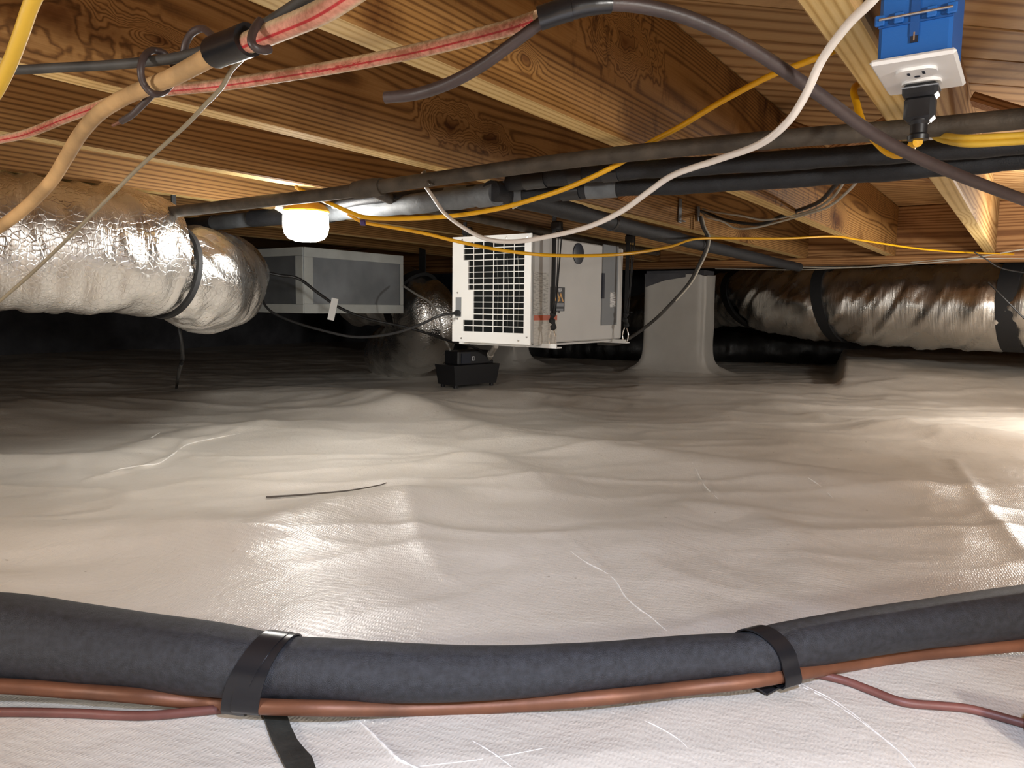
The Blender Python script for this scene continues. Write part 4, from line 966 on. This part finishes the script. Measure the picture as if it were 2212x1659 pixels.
o = MB().box((0, 0, 0), (.004, .018, .050), Matrix.Rotation(.15, 3, 'X')).build('wire_staple', M['galv'], None, smooth=False, loc=sw_+Vector((-.004, -.01, -.012)), rotz=-A); tag(o, 'metal staple holding wires on the joist face', 'staple')
cable('white_wire', 'thin white wire stretched above the strapped right duct', pts3([(1545, 580, 4.35), (1700, 583, 4.1), (1800, 580, 3.9), (1950, 572, 3.6), (2080, 560, 3.4), (2230, 535, 3.2)]), .0028, 'grey_cable', 'wire')
cable('white_wire', 'thin white wire ending at the frame edge above right duct', pts3([(1700, 577, 4.0), (1850, 577, 3.8), (1950, 568, 3.6), (2080, 559, 3.4), (2230, 559, 3.3)]), .0024, 'grey_cable', 'wire')
cable('black_cable', 'thin black wire hanging below girder in front of right duct', pts3([(2105, 545, 3.1), (2130, 560, 3.1), (2165, 580, 3.1), (2230, 592, 3.1)]), .0028, 'black_cable', 'wire')
cable('black_cable', 'thin dark wire slanting across the rightmost foil duct', pts3([(2135, 610, 3.0), (2165, 640, 2.95), (2230, 705, 2.9)]), .0034, 'black_cable', 'wire')
o = MB().tube(smooth_path([atz(912, 374, HJ-.003), at(918, 372, 1.46), at(924, 388, 1.40), at(932, 399, 1.38), at(942, 397, 1.42)], 6), .0026, 8).build('pipe_hook', M['steel_pipe'], None); tag(o, 'bent rusty nail hook holding the steel pipe by the white cable', 'hook')
cable('white_wire', 'short white wire end poking from the grey foam pipe', pts3([(1014, 446, 1.62), (1022, 443, 1.62), (1035, 434, 1.63), (1056, 430, 1.66)]), .0026, 'white_cable', 'wire')
for q_x, lb_ in ((1100, 'pale tie end curling under foam pipe, nearer the lamp'), (1114, 'pale tie end curling under foam pipe, nearer the white pier')):
    cable('tie_end', lb_, pts3([(q_x+10, 430, 1.55), (q_x+9, 438, 1.54), (q_x+2, 446, 1.54), (q_x-6, 450, 1.55)]), .0020, 'grey_cable', 'tie')
# cords on the left
cable('power_cord', 'black cord crossing the grey duct box down to pump', pts3([(520, 540, 2.75), (555, 580, 2.75), (600, 594, 2.78), (645, 602, 2.8), (690, 635, 2.85), (740, 668, 2.9), (800, 690, 2.95), (870, 705, 3.0), (930, 722, 3.1), (975, 738, 3.25), (1010, 745, 3.35), (1040, 758, 3.45)]), .0056, 'black_cable', 'cord')
cable('power_cord', 'black power cord sagging into the dehumidifier front panel', [*pts3([(545, 560, 2.6), (560, 595, 2.6), (565, 640, 2.58), (580, 668, 2.55), (620, 690, 2.52), (690, 712, 2.47), (770, 728, 2.42), (850, 720, 2.36), (910, 700, 2.3), (950, 682, 2.27)]), nb+NP*fx(.085)+NQ*(-T-.014)+Vector((0, 0, fz_(.725)))], .0042, 'black_cable', 'cord')
o = MB().box((0, 0, 0), (.026, .0015, .085), Matrix.Rotation(.22, 3, 'Y')).build('cord_tag', M['white_plastic'], None, smooth=False, loc=at(719, 668, 2.86)); tag(o, 'white paper tag hanging on the black cord', 'tag')
o = MB().tube(smooth_path(pts3([(385, 700, 2.15), (392, 740, 2.15), (394, 775, 2.2), (386, 805, 2.3)])+[on_floor(381, 838)], 8), .0058, 10).build('black_cable', M['black_cable'], None); tag(o, 'black cable dropping to floor from the left ducts', 'cable')
cable('drain_tube', 'clear drain tube looping from foil elbow into the pump', pts3([(872, 618, 3.5), (900, 636, 3.4), (930, 655, 3.35), (950, 690, 3.35), (957, 725, 3.35), (972, 755, 3.40), (976, 785, 3.42)]), .0052, 'vinyl_tube', 'tube')
a_ = at(1071, 748, 3.38)
pv = thing('drain_pipe', 'short white plastic drain fitting dropping into the pump', 'pipe', a_)
b2 = Vector((PUMP.x, PUMP.y, pz))+Matrix.Rotation(PY, 3, 'Z') @ Vector((.118, 0, .118))
MB().tube([at(1066, 728, 3.38)-a_, a_*0, (b2-a_)*.6], [.011, .013, .013], 16).build('upper_pipe', M['pvc'], pv)
MB().tube([(b2-a_)*.55, (b2-a_)*.8, b2-a_], [.0165, .0165, .014], 16).build('coupling', M['pvc'], pv)

# ================================================================== LINE SET IN FRONT
top_ = [(-260, 1272), (0, 1282), (150, 1303), (300, 1325), (450, 1345), (540, 1362), (600, 1375), (700, 1380), (900, 1392), (1080, 1396), (1300, 1388), (1480, 1374), (1600, 1368), (1640, 1360), (1700, 1345), (1850, 1318), (2000, 1296), (2212, 1265), (2450, 1235)]
bot_ = [(-260, 1470), (0, 1470), (150, 1476), (300, 1487), (450, 1500), (540, 1507), (600, 1508), (700, 1514), (900, 1515), (1080, 1508), (1300, 1490), (1480, 1470), (1600, 1464), (1640, 1463), (1700, 1448), (1850, 1420), (2000, 1398), (2212, 1380), (2450, 1360)]
cl_ = []; rl = []
for (x, y0), (_, y1) in zip(top_, bot_):
    yc_ = (y0+y1)/2; Yv = .70
    for it in range(12):
        p = at(x, yc_, Yv); dep = p.dot(FWD); r = (y1-y0)/2*dep/F*.985
        zf = hz(p.x, p.y)+r+.013
        d = ray(x, yc_); Yv = Yv*.5+.5*(d*(zf/d.z)).y
    p = at(x, yc_, Yv); dep = p.dot(FWD); cl_.append(p); rl.append((y1-y0)/2*dep/F*.985)
c = Vector(cl_[9])
ls = thing('refrigerant_line_set', 'black foam refrigerant line with copper pipe taped to it on liner', 'pipe', c)
sp, sr = smooth_path(cl_, 8, rl)
MB().tube([p-c for p in sp], sr, 40).build('foam_insulation', M['foam_near'], ls)
def below(x, y, r, toward=.0):
    """a small pipe lying on the liner where the photograph shows it"""
    p = on_floor(x, y); return Vector((p.x, p.y, p.z+r*.9+toward))
cop = [(-260, 1478), (0, 1482), (150, 1492), (300, 1503), (450, 1518), (560, 1526), (700, 1530), (900, 1530), (1080, 1524), (1300, 1507), (1480, 1487), (1600, 1474), (1700, 1458), (1850, 1433), (2000, 1412), (2212, 1393), (2450, 1372)]
def lift_at(x, y, r):
    """resting against the lower front of the foam"""
    p = on_floor(x, y); return p
CP = []
for x, y in cop:
    p = at(x, y, .66)
    # depth: just in front of the foam's lower side
    j = min(range(len(cl_)), key=lambda k: abs([t[0] for t in top_][k]-x)); base = cl_[j]
    xs_ = [t[0] for t in top_]; Yc = float(np.interp(x, xs_, [q.y for q in cl_])); rr = float(np.interp(x, xs_, rl)); zc = float(np.interp(x, xs_, [q.z for q in cl_]))
    # solve along the ray for the point at distance rr+.006 from the foam axis, on the near side
    d = ray(x, y); best = None
    for Yt in np.linspace(Yc-.11, Yc-.002, 120):
        q = d*(Yt/d.y); e = abs(math.hypot(q.y-Yc, q.z-zc)-(rr+.0072))
        if best is None or e < best[0]: best = (e, q)
    CP.append(best[1])
cs = smooth_path(CP, 8)
MB().tube([p-c for p in cs], .0074, 16).build('copper_pipe', M['copper'], ls)
wr_ = [(-200, 1550), (0, 1548), (150, 1550), (300, 1556), (420, 1547), (520, 1537), (620, 1534), (760, 1536), (900, 1536), (1100, 1531), (1300, 1516), (1480, 1497), (1600, 1481), (1680, 1464), (1750, 1464), (1820, 1478), (1880, 1500), (1950, 1526), (2030, 1534), (2100, 1542), (2212, 1572), (2330, 1600)]
WP = []
for x, y in wr_:
    WP.append(on_floor(x, y, .0045))
MB().tube([p-c for p in smooth_path(WP, 8)], .0044, 10).build('control_wire', M['brown_wire'], ls)['label'] = 'brown control wire curling away at both ends'
def wrapband(xc, wd, tilt, rx, name='tape_band'):
    i = min(range(len(sp)), key=lambda k: abs((sp[k].dot(RIGHT)/sp[k].dot(FWD))*F+1106-xc)); T_ = (sp[i+1]-sp[i-1]).normalized()
    N_ = (Vector((0, 0, 1))-T_*T_.z).normalized(); B_ = T_.cross(N_); r = sr[i]; nn = 48; vs = []; fs = []
    cpn = min(cs, key=lambda q: (q-sp[i]).length); off = cpn-sp[i]; oa = math.atan2(off.dot(B_), off.dot(N_))
    for lay in (0, .0018):
        for j in (-1, -.33, .33, 1):
            for k in range(nn):
                t = 2*math.pi*k/nn; dd = abs((t-oa+math.pi) % (2*math.pi)-math.pi)
                rad = r+.0010+lay+(.0125*math.exp(-(dd/.36)**2))
                vs.append(sp[i]-c+N_*(rad*math.cos(t))+B_*(rad*math.sin(t))+T_*(j*wd/2-tilt*math.cos(t-oa)))
    for a in range(3):
        for k in range(nn):
            k2 = (k+1) % nn
            fs += [(a*nn+k, a*nn+k2, (a+1)*nn+k2, (a+1)*nn+k), ((4+a)*nn+k, (5+a)*nn+k, (5+a)*nn+k2, (4+a)*nn+k2)]
    for k in range(nn):
        k2 = (k+1) % nn; fs += [(k, 4*nn+k, 4*nn+k2, k2), (3*nn+k, 3*nn+k2, 7*nn+k2, 7*nn+k)]
    return MB().add(vs, fs).build(name, M['tape'], ls)
wrapband(583, .026, .010, 0); wrapband(562, .022, .013, 0); wrapband(1652, .022, -.010, 0)
# folded tape tail under right band
MB().add([on_floor(1612, 1494, .012)-c, on_floor(1657, 1507, .004)-c, on_floor(1722, 1478, .008)-c, on_floor(1660, 1468, .02)-c,
          on_floor(1612, 1494, .010)-c, on_floor(1657, 1507, .002)-c, on_floor(1722, 1478, .006)-c, on_floor(1660, 1468, .018)-c],
         [(0, 1, 2, 3), (7, 6, 5, 4), (0, 4, 5, 1), (1, 5, 6, 2), (2, 6, 7, 3), (3, 7, 4, 0)]).build('tape_tail', M['tape'], ls, smooth=False)
# loose dusty tape strip on the liner
L_ = [(567, 1547), (578, 1580), (588, 1608), (600, 1632), (614, 1660), (635, 1700)]; R_ = [(617, 1541), (628, 1575), (642, 1605), (658, 1625), (674, 1642), (690, 1690)]
vs = []; fs = []
for (lx, ly), (rx, ry) in zip(L_, R_):
    for f in np.linspace(0, 1, 5): vs.append(on_floor(lx*(1-f)+rx*f, ly*(1-f)+ry*f, .0022))
n5 = len(vs)
for v in list(vs): vs.append(v+Vector((0, 0, .0016)))
for i in range(len(L_)-1):
    for k in range(4):
        a = i*5+k; fs += [(n5+a, n5+a+1, n5+a+6, n5+a+5), (a, a+5, a+6, a+1)]
    fs += [(i*5, n5+i*5, n5+i*5+5, i*5+5), (i*5+4, i*5+9, n5+i*5+9, n5+i*5+4)]
fs += [(0, 1, n5+1, n5), (1, 2, n5+2, n5+1), (2, 3, n5+3, n5+2), (3, 4, n5+4, n5+3)]
o = MB().add(vs, fs).build('tape_strip', M['tape_dusty'], None); tag(o, 'loose dusty black tape strip on liner below the tape band', 'tape')
# black foam stub at lower right corner
p0 = on_floor(2224, 1614, .022); p1 = on_floor(2460, 1660, .022)
o = thing('foam_stub', 'black round foam pipe end at the lower right corner', 'pipe', p0)
d_ = (p1-p0); MB().tube([d_*0, d_*.02, d_*.5, d_], [.019, .022, .022, .022], 24).build('foam_sleeve', M['foam_near'], o)
# sharp whitened folds of the liner
M['fold'] = plain('creased_liner', (.82, .80, .76), .4)
FOLDS = [([(200, 1032), (255, 1014), (310, 1005), (345, 1000), (378, 978), (405, 960), (455, 948), (520, 936)], .0022),
         ([(305, 955), (325, 946), (345, 934)], .0018),
         ([(1495, 998), (1508, 1022), (1520, 1045), (1535, 1062), (1552, 1078)], .0016),
         ([(1745, 1031), (1770, 1048), (1800, 1076)], .0012),
         ([(1232, 1190), (1262, 1212), (1302, 1233), (1330, 1255), (1352, 1290), (1385, 1318), (1405, 1332), (1440, 1362)], .0011),
         ([(775, 1556), (800, 1580), (838, 1618), (862, 1640), (905, 1662), (960, 1690)], .0016),
         ([(1020, 1600), (1062, 1625), (1110, 1660)], .0010),
         ([(905, 1655), (1000, 1645), (1090, 1632), (1180, 1615)], .0006),
         ([(1722, 1478), (1790, 1512), (1850, 1552), (1905, 1592), (1960, 1640), (2000, 1690)], .0010),
         ([(1728, 1476), (1800, 1512), (1862, 1556), (1920, 1604)], .0007),
         ([(1320, 1540), (1400, 1560), (1470, 1600), (1500, 1640)], .0005)]
for pth, r_ in FOLDS:
    pp = smooth_path([on_floor(x, y, -r_*.25) for x, y in pth], 7); k_ = len(pp)
    o = MB().tube(pp, [r_*(.25+.75*math.sin(math.pi*min(1, (i+.5)/k_))**.5)*(1+.25*math.sin(i*1.7)) for i in range(k_)], 8).build('liner_fold', M['fold'], fl); o['kind'] = 'structure'
# dark tube drawing in the shadow of a liner crease
tw_ = [on_floor(x, y, .003) for x, y in ((575, 1077), (640, 1073), (700, 1068), (760, 1062), (815, 1052), (835, 1046))]
o = MB().tube(smooth_path(tw_, 6), [.0022-.0012*i/30 for i in range(31)], 8).build('crease_shadow', M['crease_shadow'], None); tag(o, 'thin dark line standing for a crease shadow on the liner', 'crease_shadow')
